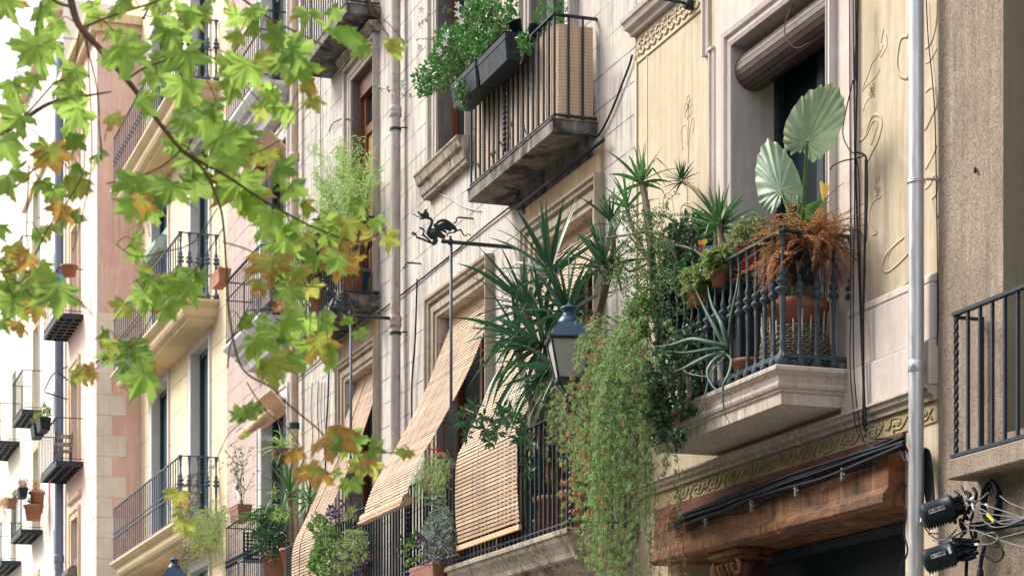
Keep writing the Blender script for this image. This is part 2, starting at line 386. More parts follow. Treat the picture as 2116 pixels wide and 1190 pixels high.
def elephant():
    m,nt,b,out=newmat('giant taro leaf'); g=G(nt)
    a=g.attr('rnd'); e=g.attr('edge')
    base=g.mix(g.ramp(g.noise(g.mapping(),5,4),.35,.65),(.19,.31,.19),(.31,.43,.28))
    v=g.ramp(a,.5,1,0,.75)
    col=g.mix(v,base,(.60,.66,.48))
    ed=g.math('MULTIPLY',g.ramp(e,.93,1),g.ramp(g.noise(g.mapping(),6,3),.52,.6))
    col=g.mix(ed,col,(.42,.27,.07))
    g.lk(col,b.inputs['Base Color']); b.inputs['Roughness'].default_value=.42
    g.lk(g.bump(g.noise(g.mapping(),30,3),.3,.004),b.inputs['Normal'])
    t=nt.nodes.new('ShaderNodeBsdfTranslucent'); mx=nt.nodes.new('ShaderNodeMixShader'); mx.inputs[0].default_value=.25
    g.lk(col,t.inputs[0]); g.lk(b.outputs[0],mx.inputs[1]); g.lk(t.outputs[0],mx.inputs[2]); g.lk(mx.outputs[0],out.inputs[0])
    return m
m_taro=elephant()
# ---------------------------------------------------------------- foliage shapes
def rv(s=1.0): return Vector((U(-1,1),U(-1,1),U(-1,1)))*s
def nz(v): return v.normalized() if v.length>1e-9 else Vector((0,0,1))
def oval(mb,b,d,L,Wd,up=None,fold=.25,rnd=None):
    d=nz(Vector(d)); up=up or rv(); s=d.cross(up)
    if s.length<1e-5: s=d.cross(Vector((0,1,.1)))
    s.normalize(); n=s.cross(d); r=R() if rnd is None else rnd; b=Vector(b)
    i0=mb.V(b,0,r); i1=mb.V(b+d*L*.45+s*Wd*.5+n*Wd*fold,.3,r); i2=mb.V(b+d*L-n*L*.1,.8,r); i3=mb.V(b+d*L*.45-s*Wd*.5+n*Wd*fold,.3,r); ic=mb.V(b+d*L*.5,.2,r)
    mb.Fc(i0,i1,ic); mb.Fc(i1,i2,ic); mb.Fc(i2,i3,ic); mb.Fc(i3,i0,ic)
def sword(mb,b,d,L,Wd,droop=.5,n=7,rnd=None,kink=False):
    p=Vector(b); d=nz(Vector(d)); r=R() if rnd is None else rnd
    st=L/n; prev=None; kk=random.randint(2,n-2) if kink else -1; roll=U(-1.1,1.1)
    for k in range(n+1):
        t=k/n; w=Wd*(.55+.45*math.sin(min(1,t*2.2)*math.pi/2))*(1-t**2.2)
        s=d.cross(Vector((0,0,1)))
        if s.length<.05: s=d.cross(Vector((.6,.8,0)))
        s.normalize(); nn=s.cross(d); s,nn=s*math.cos(roll)+nn*math.sin(roll),nn*math.cos(roll)-s*math.sin(roll)
        a=mb.V(p+s*w*.5+nn*w*.18,t,r); c=mb.V(p,t,r*.8); e=mb.V(p-s*w*.5+nn*w*.18,t,r)
        if prev: mb.Fc(prev[0],a,c,prev[1]); mb.Fc(prev[1],c,e,prev[2])
        prev=(a,c,e)
        p=p+d*st
        d=nz(d+Vector((0,0,-droop*st/L*(.4+1.6*t)*1.2)))
        if k==kk: d=nz(d+Vector((0,0,-1.3)))
def rosette(mb,c,axis,n,L,Wd,spread=(.1,1.5),droop=.6,seed=None,kinkp=.15):
    c=Vector(c); axis=nz(Vector(axis))
    a=axis.cross(Vector((1,0,0.1))).normalized(); b2=axis.cross(a)
    for k in range(n):
        t=k/n; th=k*2.39996+U(-.3,.3); ph=spread[0]+(spread[1]-spread[0])*t**.9+U(-.12,.12)
        d=axis*math.cos(ph)+(a*math.cos(th)+b2*math.sin(th))*math.sin(ph)
        sword(mb,c-axis*L*.12*t+rv(.01),d,L*U(.75,1.08)*(.72+.28*math.sin(t*3.1+.3)),Wd*U(.8,1.15),droop*U(.5,1.4)*(.25+t),kink=R()<kinkp,rnd=U(0,1)*(1-.5*t))
def frond(mb,b,d,L,ll,droop=1.0,n=16,taper=True,rnd=None,wd=.25,curl=0):
    p=Vector(b); d=nz(Vector(d)); r=R() if rnd is None else rnd; pts=[p.copy()]
    st=L/n; sw=rv(.4)
    for k in range(n):
        t=k/n
        s=d.cross(Vector((0,0,1)))
        if s.length<.05: s=d.cross(Vector((.5,.8,.1)))
        s.normalize()
        l=ll*(math.sin(math.pi*(.12+.86*t))) if taper else ll
        if k>0:
            for sg in(-1,1):
                dd=nz(s*sg+d*.55+rv(.25)); oval(mb,p,dd,l*U(.8,1.1),l*wd,up=Vector((0,0,1))+rv(.4),rnd=min(1,max(0,r+U(-.2,.2))))
        p=p+d*st; pts.append(p.copy())
        d=nz(d+Vector((0,0,-droop/n))+sw*curl/n)
    return pts
def tuft(mb,c,n,L,Wd,rnd=None,dirb=None):
    for k in range(n):
        d=rv(); 
        if dirb is not None: d=d+dirb
        d=nz(d); s=nz(d.cross(rv()))*Wd*.5; r=R() if rnd is None else min(1,max(0,rnd+U(-.2,.2)))
        i=mb.V(c+s,0,r); j=mb.V(c-s,0,r); e=mb.V(c+d*L*U(.7,1.1),.7,r); mb.Fc(i,j,e)
def branchy(leaf,stem,p,d,L,depth,leafn,ll,lw,r=.012,spread=.8,up=.2,gr=None):
    p=Vector(p); d=nz(Vector(d)); pts=[p.copy()]; n=6
    for k in range(n):
        d=nz(d+rv(.28)+Vector((0,0,up*.25))); p=p+d*L/n; pts.append(p.copy())
        if depth==0 or k>2:
            for q in range(leafn):
                oval(leaf,p+rv(.01),nz(d*.5+rv()),ll*U(.7,1.15),lw*U(.8,1.1))
    stem.tube(pts,[r*(1-.6*k/n) for k in range(n+1)],4)
    if depth>0:
        for q in range(3):
            k=random.randint(2,n); branchy(leaf,stem,pts[k],nz(d+rv(spread)),L*.65,depth-1,leafn,ll,lw,r*.6,spread,up)
def potprof(r,h,rim=.12):
    return [(r*.72,0),(r*.95,h*.86),(r*1.08,h*.86),(r*1.1,h),(r*.98,h),(r*.93,h*.9),(.01,h*.88)]
def pot(name,loc,r,h,mat,label,cat='plant pot',group=None,sq=False):
    """returns the root; the pot body and its soil are parts"""
    root=empty(name,loc,label,cat,group)
    MB().lathe(loc,potprof(r,h)[:6],18).build('pot',mat,root,True)
    s=MB(); s.lathe(Vector(loc)+Vector((0,0,h*.80)),[(r*.9,0),(r*.9,h*.08)],14); s.build('soil',m_soil,root)
    return root
def planter(loc,L,wd,h,mat,label,ang=0,group=None,lip=True):
    root=empty('window_box_planter',loc,label,'planter',group)
    mb=MB(); c=Vector(loc); u=Vector((math.cos(ang),math.sin(ang),0)); v=Vector((-math.sin(ang),math.cos(ang),0))
    prof=[(.80,0),(.95,h*.72),(1.0,h*.76),(1.0,h*.98),(1.06,h),(.96,h),(.90,h*.8)]
    rings=[]
    for k,z in prof:
        hl=L/2-(1-k)*wd*.5; hw=wd/2*k; c8=.25*wd
        pts=[(-hl+c8*.3,-hw),(hl-c8*.3,-hw),(hl,-hw+c8*.3),(hl,hw-c8*.3),(hl-c8*.3,hw),(-hl+c8*.3,hw),(-hl,hw-c8*.3),(-hl,-hw+c8*.3)]
        rings.append([mb.V(c+u*x+v*y+Vector((0,0,z))) for x,y in pts])
    for k in range(len(prof)-1):
        for j in range(8): mb.Fc(rings[k][j],rings[k][(j+1)%8],rings[k+1][(j+1)%8],rings[k+1][j])
    mb.Fc(*rings[0][::-1]); mb.Fc(*rings[-1])
    mb.build('box',mat,root)
    return root
# ================================================================ SETTING
def struct(name,mb,m): o=mb.build(name,m); o['kind']='structure'; return o
struct('ground',MB().box(-2500,2500,-2500,2500,-1,-.14),m_paving)
struct('road',MB().box(-400,300,-9.6,-3.2,-.139,-.115),m_asphalt)
struct('pavement',MB().box(-400,300,-3.2,6,-.135,.0),m_paving)

def facade(bld,mat,x0,x1,z0,z1,yw,openings,depth_back=9,rmat=None,name='wall',revmat=None):
    """front sheet with real openings and reveals, side walls, back and top"""
    mb=MB()
    xs=sorted({x0,x1}|{o[0] for o in openings}|{o[1] for o in openings}); zs=sorted({z0,z1}|{o[2] for o in openings}|{o[3] for o in openings})
    for i in range(len(xs)-1):
        for k in range(len(zs)-1):
            cx=(xs[i]+xs[i+1])/2; cz=(zs[k]+zs[k+1])/2
            if any(o[0]<cx<o[1] and o[2]<cz<o[3] for o in openings): continue
            mb.quad((xs[i],yw,zs[k]),(xs[i+1],yw,zs[k]),(xs[i+1],yw,zs[k+1]),(xs[i],yw,zs[k+1]))
    for o in openings:
        xa,xb,za,zb,d=o[:5]
        mb.quad((xa,yw,za),(xa,yw+d,za),(xa,yw+d,zb),(xa,yw,zb)); mb.quad((xb,yw+d,za),(xb,yw,za),(xb,yw,zb),(xb,yw+d,zb))
        mb.quad((xa,yw,zb),(xa,yw+d,zb),(xb,yw+d,zb),(xb,yw,zb)); mb.quad((xa,yw+d,za),(xa,yw,za),(xb,yw,za),(xb,yw+d,za))
    yb=yw+depth_back
    mb.quad((x1,yw,z0),(x1,yb,z0),(x1,yb,z1),(x1,yw,z1)); mb.quad((x0,yb,z0),(x0,yw,z0),(x0,yw,z1),(x0,yb,z1))
    mb.quad((x0,yw,z1),(x1,yw,z1),(x1,yb,z1),(x0,yb,z1)); mb.quad((x1,yb,z0),(x0,yb,z0),(x0,yb,z1),(x1,yb,z1))
    return mb.build(name,mat,bld)
def window(bld,xa,xb,za,zb,y,fm,pm,style='two',fw=.06,name='window',label=None,panel=0):
    """frame mesh with its pane as sub-part, standing at depth y in the opening"""
    mb=MB(); e=.004
    mb.box(xa+e,xa+fw,y-.03,y+.03,za+e,zb-e); mb.box(xb-fw,xb-e,y-.03,y+.03,za+e,zb-e)
    mb.box(xa+fw,xb-fw,y-.028,y+.028,zb-fw-e,zb-e); mb.box(xa+fw,xb-fw,y-.028,y+.028,za+e,za+fw)
    xm=(xa+xb)/2
    if style in('two','door'): mb.box(xm-fw*.7,xm+fw*.7,y-.034,y+.02,za+fw,zb-fw)
    if style=='door': mb.box(xa+fw,xb-fw,y-.024,y+.02,za+.75,za+.85)
    fr=mb.build(name,fm,bld)
    if label: fr['label']=label
    MB().box(xa+fw*.5,xb-fw*.5,y+.032,y+.045,za+fw*.5,zb-fw*.5).build('pane',pm,fr)
    return fr
def railing_bars(mb,xl,xr,yw,yf,z0,z1,sp,w,left=True,right=True,rail=.022,mids=(),low=.0):
    n=max(1,round((xr-xl)/sp))
    for k in range(n+1):
        x=xl+(xr-xl)*k/n; mb.box(x-w/2,x+w/2,yf-w/2,yf+w/2,z0,z1-.01)
    ns=max(1,round((yw-yf)/sp))
    for k in range(1,ns):
        y=yf+(yw-yf)*k/ns
        if left: mb.box(xl-w/2,xl+w/2,y-w/2,y+w/2,z0,z1-.01)
        if right: mb.box(xr-w/2,xr+w/2,y-w/2,y+w/2,z0,z1-.01)
    def rl(z,h,dw):
        mb.box(xl-dw,xr+dw,yf-dw,yf+dw,z-h,z)
        if left: mb.box(xl-dw,xl+dw,yf+dw,yw,z-h,z)
        if right: mb.box(xr-dw,xr+dw,yf+dw,yw,z-h,z)
    rl(z1,.018,rail)
    rl(z0+.07+low,.018,rail*.6)
    for z in mids: rl(z,.018,rail*.6)
    return mb
BAL=[(.013,0),(.030,.01),(.034,.05),(.022,.10),(.017,.16),(.020,.18),(.015,.20),(.016,.36),(.019,.44),(.021,.50),(.016,.52),(.034,.545),(.035,.56),(.018,.585),(.030,.605),(.033,.62),(.017,.645),(.026,.66),(.026,.68),(.014,.72),(.012,.80),(.013,.86),(.020,.875),(.013,.89),(.017,.92),(.026,.99),(.028,1.0)]
def balprof(z0,z1,k=1.0): return [(r*k*(1.28 if r>.027 else .95),z0+z*(z1-z0)) for r,z in BAL]

# ================================================================ CREAM BUILDING (near, right of centre)
cream=empty('apartment_building',(-17.6,0,0),'cream plastered building with scroll friezes and a plant filled stone balcony','building')
CXL,CXR=-20.68,-14.62
DL,DR=PX(1520,0),PX(1716,0)       # door opening
FZ=5.07; DZ=PZ(DL,0,96)
shopZ=PZ(-17,.05,1075)
SXL=PX(1400,0); SXR=PX(1871,0)
bz1=PZ(-16.5,0,1045)-.02
facade(cream,m_cream,CXL,CXR,0,19,0,[(DL,DR,FZ,DZ,.44),(SXL,SXR,.0,bz1,.55)])
# door back and reveals lined in grey stone
mb=MB(); mb.quad((DL+.004,0,FZ),(DL+.004,.44,FZ),(DL+.004,.44,DZ),(DL+.004,0,DZ)); mb.quad((DL,0,DZ-.004),(DR,0,DZ-.004),(DR,.44,DZ-.004),(DL,.44,DZ-.004))
mb.build('door_reveal',m_frame,cream)
window(cream,DL,DR,FZ,DZ,.42,m_iron,m_glasst,'two',.09,'balcony_door')
# mouldings round the door
mb=MB()
mb.framesweep(DL,DR,FZ,DZ,0,[(0,0),(0,.05),(.035,.065),(.045,.05),(.09,.045),(.10,.075),(.14,.085),(.15,.045),(.15,0)])
mb.build('door_surround',m_frame,cream)
mb=MB()
zt=DZ+.62; zc=PZ(PX(1462,0),0,118); ol=DL-PX(1474,0); ol2=DL-PX(1461,0)
mb.framesweep(DL,DR+.0,zc,zt,0,[(ol2-.09,0),(ol2-.09,.03),(ol2-.06,.045),(ol2-.05,.03),(ol2-.015,.03),(ol2-.01,.055),(ol2+.02,.055),(ol2+.02,0)])
mb.framesweep(DL,DR+.0,FZ,zc-.002,0,[(ol-.08,-.5),(ol-.08,.03),(ol-.06,.042),(ol-.045,.03),(ol-.02,.03),(ol-.01,.05),(ol+.012,.05),(ol+.012,-.5)]) if False else None
for sx,s in ((DL,-1),(DR,1)):
    a=sx+s*(ol-.09); 
    mb.prismz([(a,.0),(a,-.03),(a+s*.03,-.045),(a+s*.04,-.028),(a+s*.07,-.028),(a+s*.08,-.05),(a+s*.105,-.05),(a+s*.105,0)][::s],FZ,zc)
    mb.box(a-.01,a+s*.13,-.06,0,zc+.003,zc+.03)
mb.build('outer_door_moulding',m_frame,cream)
# flat pale surround between the mouldings
mb=MB(); 
mb.box(DL-ol+.085,DL-.15,-.02,-.0,FZ,DZ+.15); mb.box(DR+.15,DR+ol-.085,-.02,0,FZ,DZ+.15); mb.box(DL-ol+.085,DR+ol-.085,-.0195,0,DZ+.153,zt)
mb.build('surround_panel',m_frame,cream)
# top cornice and scroll frieze left of the door
cz=PZ(CXL,-.1,62)
mb=MB()
for xa,xb in ((CXL-.04,DL-ol2-.06),):
    mb.prismx([(0,cz-.06),(-.06,cz-.06),(-.07,cz-.02),(-.12,cz+.0),(-.14,cz+.05),(-.16,cz+.06),(-.17,cz+.10),(0,cz+.14)],xa,CXR)
mb.build('cornice',m_frame,cream)
fz1=cz-.085; fz0=PZ(CXL,0,128)
def scrolls(mb,x0,x1,z0,z1,y,r,n):
    h=z1-z0; w=(x1-x0)/n
    for k in range(n):
        cx=x0+w*(k+.5); s=1
        pts=[]
        for i in range(15):
            t=i/14; an=t*4.6+(.5); rr=h*.30*(1-.75*t)
            pts.append((cx-w*.12+rr*math.cos(an),y,z0+h*.62+rr*math.sin(an)))
        mb.tube(pts,r,4,flat=.45)
        pts=[]
        for i in range(12):
            t=i/11; an=math.pi+t*4.0; rr=h*.22*(1-.7*t)
            pts.append((cx+w*.28+rr*math.cos(an),y,z0+h*.30+rr*math.sin(an)))
        mb.tube(pts,r,4,flat=.45)
        mb.tube(spline([(cx-w*.5,y,z0+h*.08),(cx-w*.25,y,z0+h*.3),(cx+w*.1,y,z0+h*.12),(cx+w*.5,y,z0+h*.08)],4),r*1.1,4,flat=.45)
        for q in range(4):
            a0=Vector((cx+U(-.4,.4)*w,y,z0+h*U(.1,.85))); d=Vector((U(-1,1),0,U(-.2,1))).normalized()*h*.22
            mb.tube([a0,a0+d*.5+Vector((d.z*.2,0,-d.x*.2)),a0+d],[r*.6,r*1.5,r*.3],4,flat=.45)
mb=MB(); scrolls(mb,CXL+.05,DL-ol2-.05,fz0+.02,fz1-.02,-.008,.015,11); scrolls(mb,CXL+.12,DL-ol2-.05,fz0+.10,fz1-.0,-.006,.011,14)
mb.box(CXL+.02,DL-ol2-.02,-.012,0,fz0-.035,fz0-.005); mb.build('scroll_frieze',m_relief,cream,True)
# vertical pilaster groove and incised flowers
mb=MB()
def curve(pts,r=.009,y=-.002,n=5): MB().tube(spline([W(a,b,y) for a,b in pts],n),r*1.15,5,flat=.28).build('incised_ornament',m_relief,cream,True)
x=PX(1338,0); mb.box(x-.008,x+.008,-.008,0,FZ,fz0-.04)
x=CXL+.02; mb.box(x-.02,x+.02,-.02,0,FZ-.9,fz0)
for a in range(5):  # flower head left of the door
    an=math.pi/2+a*math.pi*2/5; c=W(1422,222,-.002); L_=.10
    e=c+Vector((math.cos(an)*.085,0,math.sin(an)*.11)); s=Vector((math.sin(an)*.035,0,-math.cos(an)*.035))
    mb.tube([c,c+(e-c)*.5+s,e+s*.8,e,e-s*.8,c+(e-c)*.5-s,c],.006,4,flat=.5)
curve([(1421,238),(1423,290),(1421,345),(1420,420),(1424,480)],.007)
curve([(1411,310),(1408,270),(1416,258),(1420,275),(1421,300)],.006); curve([(1423,290),(1428,252),(1433,244),(1434,262),(1431,275)],.006)
curve([(1365,520),(1370,440),(1372,405),(1386,400),(1392,440),(1400,500)],.007); curve([(1410,500),(1405,440),(1415,420),(1428,425),(1430,470)],.007)
# right panel flower stems and ribbons
curve([(1781,185),(1795,150),(1803,128),(1813,118),(1825,92)],.008); curve([(1803,128),(1815,105),(1812,80)],.007); curve([(1820,118),(1832,95),(1830,70)],.007); curve([(1820,88),(1823,72),(1825,60)],.01)
curve([(1781,190),(1792,175),(1808,160),(1818,143)],.007)
for cx,cy,s in ((1801,185,1),(1803,190,.9),(1812,378,1.1),(1814,400,.9)):
    for a in range(4):
        an=a*math.pi/2+.6; c=W(cx,cy,-.002); e=c+Vector((math.cos(an)*.05*s,0,math.sin(an)*.07*s)); q=Vector((math.sin(an)*.02,0,-math.cos(an)*.02))
        mb.tube([c,(c+e)/2+q,e,(c+e)/2-q,c],.006,4,flat=.5)
curve([(1782,232),(1788,215),(1794,205),(1801,200)],.007)
curve([(1795,440),(1803,420),(1812,410),(1822,405)],.008)
curve([(1770,290),(1785,285),(1797,250),(1806,238),(1818,240),(1822,258),(1814,290),(1800,318),(1792,335)],.014)
curve([(1776,292),(1790,280),(1803,252),(1812,250),(1812,262),(1800,300)],.009)
curve([(1876,75),(1862,80),(1855,110),(1854,140),(1862,158),(1876,162)],.016)
curve([(1797,440),(1797,455),(1806,470),(1812,482),(1803,485)],.009)
curve([(1868,490),(1850,505),(1832,525),(1823,550),(1830,562),(1845,555),(1876,525)],.012)
curve([(1862,490),(1845,510),(1835,530)],.008)
curve([(1840,610),(1852,600),(1876,582)],.012)
curve([(1770,600),(1764,620),(1768,645),(1776,650),(1782,630)],.009)
curve([(1912,100),(1925,85),(1935,40),(1935,0)],.014); curve([(1912,130),(1922,125),(1936,100)],.010)
curve([(1912,190),(1925,180),(1934,190),(1936,215),(1925,240),(1915,262),(1910,268)],.014); curve([(1912,350),(1928,320),(1935,300)],.012)
curve([(1912,390),(1922,380),(1930,362),(1936,370),(1934,400),(1925,412),(1930,430),(1937,450)],.014)
mb.build('incised_ornament',m_relief,cream,True)
# stone plinth band right of balcony, mouldings, leaf frieze
BZ0=PZ(-15.6,-.05,838); 
mb=MB()
zpl=PZ(PX(1800,0),0,628)
for xa,xb in ((-16.02,CXR),):
    mb.box(xa+.0,CXR-.02,-.055,0,PZ(-15.4,-.06,740)+.004,zpl-.06)
    mb.prismx([(0,zpl-.058),(-.058,zpl-.058),(-.052,zpl),(0,zpl+.03)],xa,CXR-.02)
    mb.box(xa-.05,CXR-.0,-.085,0,PZ(-15.4,-.08,830),PZ(-15.4,-.06,740))
bev(mb.build('stone_plinth',m_frame,cream),.01)
zm=PZ(-15.4,-.08,830)
mb=MB().prismx([(0,zm-.11),(-.05,zm-.11),(-.055,zm-.075),(-.09,zm-.06),(-.10,zm-.03),(-.125,zm-.02),(-.125,zm-.003),(0,zm-.003)],CXL,CXR-.0); mb.build('string_course',m_slab,cream)
fzb=PZ(-16.5,-.01,PZ and 951)
zf0=PZ(PX(1600,0),0,977)
mb=MB(); mb.box(CXL,CXR,-.014,0,zf0,zm-.112); mb.build('leaf_frieze_band',m_creamd,cream)
mb=MB()
n=13; x0=CXL+1.0; w=(CXR-.05-x0)/n; h=(zm-.112-zf0)
for k in range(n):
    cx=x0+w*(k+.5); y=-.02
    for s in (1,-1):
        mb.tube(spline([(cx-s*w*.45,y,zf0+h*(.5-.18*s)),(cx-s*w*.2,y,zf0+h*(.5+.28*s)),(cx+s*w*.15,y,zf0+h*(.5+.2*s)),(cx+s*w*.1,y,zf0+h*(.5-.1*s)),(cx-s*w*.08,y,zf0+h*(.5+.02*s))],4),[.008]*17,4,flat=.6)
    for q in range(6):
        a0=Vector((cx+U(-.42,.42)*w,y,zf0+h*U(.2,.75))); d=Vector((U(-1,.6),0,U(-1,1))).normalized()*h*.30
        mb.tube([a0,a0+d*.4+Vector((d.z*.25,0,-d.x*.25)),a0+d],[.005,.018,.003],5,flat=.55)
mb.build('leaf_frieze_relief',m_creamd,cream,True)
# timber lintel beam and shop front
ztop=PZ(PX(1700,-.06),-.06,975)-.05; zb=PZ(PX(1700,-.2),-.2,1076)
zr=PZ(PX(1600,0),0,1000)
mb=MB().box(SXL-.5,SXR+.0,-.03,0,zr-.2,zf0-.003); mb.build('red_timber_strip',m_beamred,cream)
mb=MB()
mb.prismx([(.5,zb+.0),(-.16,zb+.0),(-.20,zb+.03),(-.20,zb+.10),(-.17,zb+.12),(-.17,zb+.135),(-.15,zb+.15),(-.15,ztop),(-.12,ztop+.02),(0.0,ztop+.02),(.0,zb+.3),(.5,zb+.3)],SXL-.25,SXR-.005)
bev(mb.build('timber_lintel',m_beam,cream),.012,2)
mb=MB() # cracks
mb.tube(spline([(SXL+.3,-.151,zb+.22),(SXL+1.2,-.151,zb+.30),(SXL+1.9,-.151,zb+.27),(SXL+2.6,-.151,zb+.33),(SXR-.2,-.151,zb+.36)],6),[.004+.006*abs(math.sin(k*1.7)) for k in range(25)],4,flat=.3)
mb.tube(spline([(SXL+.0,-.151,zb+.3),(SXL+.3,-.151,zb+.35),(SXL+.8,-.151,zb+.38),(SXL+1.4,-.151,zb+.41)],6),[.003+.004*abs(math.sin(k*1.3)) for k in range(19)],4,flat=.3)
mb.build('crack',m_dark,cream)
fr=window(cream,SXL,SXR,.02,zb-.01,.45,m_iron,m_glasst,'one',.08,'shop_window')
# carved timber capital
c0=PX(1484,.0); c1=PX(1543,.0)
mb=MB(); zz=zb-.005
y0=-.05
mb.box(c0-.0,c1+.02,y0-.06,.25,zz-.06,zz); mb.prismx([(.25,zz-.10),(y0+.0,zz-.10),(y0-.03,zz-.063),(.25,zz-.063)],c0+.02,c1)
mb.prismz([(c0+.07,.22),(c0+.07,y0+.08),(c0+.12,y0+.04),(c1-.12,y0+.04),(c1-.07,y0+.08),(c1-.07,.22)],0,zz-.103)
for s,xx in((-1,c0+.07),(1,c1-.07)):
    pts=[];
    for i in range(20):
        t=i/19; an=math.pi*.5+s*-1*t*7.5; rr=.075*(1-.8*t); pts.append((xx+rr*math.cos(an),y0-.01,zz-.18+rr*math.sin(an)))
    mb.tube(pts,[.024-.012*i/19 for i in range(20)],6)
for k in range(5):
    xx=c0+.13+(c1-c0-.26)*k/4; mb.tube(spline([(xx,y0+.03,zz-.9),(xx,y0+.01,zz-.35),(xx+(k-2)*.006,y0-.02,zz-.2),(xx+(k-2)*.012,y0-.05,zz-.13)],5),[.02]*10+[.028]*5+[.016],6)
mb.build('carved_capital',m_beam,cream,True)
# ---- near balcony
YF=7.86+CAMY; BXL,BXR=-18.70,-16.0
prof=[(-.02,4.78),(-.02,4.87),(.0,4.885),(.0,4.90),(.02,4.91),(.03,4.93),(.03,4.95),(.015,4.96),(.03,5.0),(.06,5.03),(.075,5.045),(.075,5.07),(.06,5.085),(.0,5.09)]
bal=MB().slab(BXL,BXR,-.002,YF,prof).build('balcony',m_slab,cream); bal['label']='moulded stone balcony slab'
BB=5.17; BT=6.20
mb=MB()
w=.02
for z,dw,hh in ((BB+.03,.022,.035),(BT+.012,.026,.02)):
    mb.box(BXL-dw,BXR+dw,YF+.05-dw,YF+.05+dw,z-hh,z); mb.box(BXR-dw-.05,BXR+dw-.05+.0,YF+.05+dw,.0,z-hh,z); mb.box(BXL+.05-dw,BXL+.05+dw,YF+.05+dw,0,z-hh,z)
mb.build('railing',m_ironl,bal)
first=None
RX=BXR-.05; RY=YF+.05; LX=BXL+.05
pos=[(RX-.165*k,RY,1) for k in range(1,16)]+[(RX,RY+.155*k,1) for k in range(1,5)]+[(LX,RY+.155*k,1) for k in range(1,4)]
for x,y,k in pos:
    if first is None:
        first=MB().lathe((x,y,0),balprof(5.09,BT),10).build('baluster',m_ironl,bal,True); fx,fy=x,y
    else:
        o=first.copy(); COL.objects.link(o); o.parent=bal; o.location=(x-fx,y-fy,0)
MB().lathe((RX,RY,0),balprof(5.09,BT+.03,1.45),10).build('corner_post',m_ironl,bal,True)
MB().lathe((LX,RY,0),balprof(5.09,BT+.03,1.45),10).build('corner_post',m_ironl,bal,True)

# ================================================================ STUCCO BUILDING (far right)
st=empty('apartment_building',(-8.5,0,0),'brown rough stucco building at the right edge with a plain barred balcony','building')
sxl=PX(1942,0); oL=PX(2076,0)
oz0=PZ(-13.9,0,905)
facade(st,m_stucco,sxl,-2.0,0,18,-.012,[(oL,oL+1.5,oz0,14,.5)])
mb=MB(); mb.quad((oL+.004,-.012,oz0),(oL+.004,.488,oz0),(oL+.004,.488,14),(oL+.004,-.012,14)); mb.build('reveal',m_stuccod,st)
window(st,oL,oL+1.5,oz0,14,.46,m_wood,m_glass,'two',.07)
sY=8.31+CAMY; X0=-14.0
szt=PZ(X0,sY,948); szb=PZ(X0,sY,990)
sl=MB().box(X0-.06,X0+3.6,sY-.04,-.01,szb,szt).build('balcony',m_stucco,st); bev(sl,.01)
zr1=PZ(X0,sY,645)
mb=MB()
for k in range(1,22):
    x=X0+.165*k; mb.obox((x,sY,(szt+zr1)/2),(.011,.0,0),(0,.011,0),(0,0,(zr1-szt)/2-.03))
mb.box(X0-.03,X0+3.6,sY-.024,sY+.024,zr1-.025,zr1); mb.box(X0-.05,X0+3.6,sY-.026,sY+.026,szt+.01,szt+.035)
mb.box(X0-.012,X0+.012,sY,-.01,zr1-.05,zr1-.027); mb.tube([(X0+.08,-.05,szt+.03),(X0+.08,-.05,zr1-.04)],.016,6)
mb.build('railing',m_iron,sl)
mb=MB(); 
N=60
for i in range(N):
    z=szt+.03+(zr1-szt-.05)*i/N; an=i*.42
    ring=[]
    # twisted square post built below as a tube of turned rings
rings=[]
for i in range(N+1):
    z=szt+.03+(zr1-szt-.05)*i/N; an=i*.42
    rings.append([mb.V((X0+.020*math.cos(an+j*math.pi/2),sY+.020*math.sin(an+j*math.pi/2),z)) for j in range(4)])
for i in range(N):
    for j in range(4): mb.Fc(rings[i][j],rings[i][(j+1)%4],rings[i+1][(j+1)%4],rings[i+1][j])
mb.build('twisted_post',m_iron,sl)
mb=MB(); c=W(2015,352,-.03); mb.lathe(c,[(.012,-.02),(.014,0),(.01,.02)],8); mb.build('bolt',m_black,st)

# ================================================================ GREY BUILDING
grey=empty('apartment_building',(-28,0,0),'grey scored plaster building with ironwork balconies and hanging cane blinds','building')
GXL,GXR=-36.0,-20.70
H1=7.93; F1=4.40
W1=(-23.72,PX(1228,0)); W2=(PX(905,0),PX(1005,0)); W3=(PX(715,0),PX(775,0))
U1=(PX(905,0),PX(905,0)+1.25); U2=(-23.9,-22.6); U4=(PX(728,0),PX(775,0))
usz=9.86; H2=12.42
ops=[(W1[0],W1[1],F1,H1,.35),(W2[0],W2[1],F1,H1,.35),(W3[0],W3[1],F1,H1,.35),(U1[0],U1[1],usz,H2,.3),(U2[0],U2[1],8.9,H2,.3),(U4[0],U4[1],8.9,H2,.3)]
ops+=[(a,b,13.1,16.4,.3) for a,b in (U1,U2,U4)]
facade(grey,m_grey,GXL,GXR,0,20.2,0,ops)
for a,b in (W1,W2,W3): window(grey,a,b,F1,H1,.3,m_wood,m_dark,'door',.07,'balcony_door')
window(grey,U1[0],U1[1],usz,H2,.22,m_wood,m_glass,'two',.06)
window(grey,U2[0],U2[1],8.9,H2,.22,m_wframe,m_glass,'door',.08,'balcony_door')
for a,b in (U1,U2,U4): window(grey,a,b,13.1,16.4,.22,m_wood,m_glass,'two',.06)
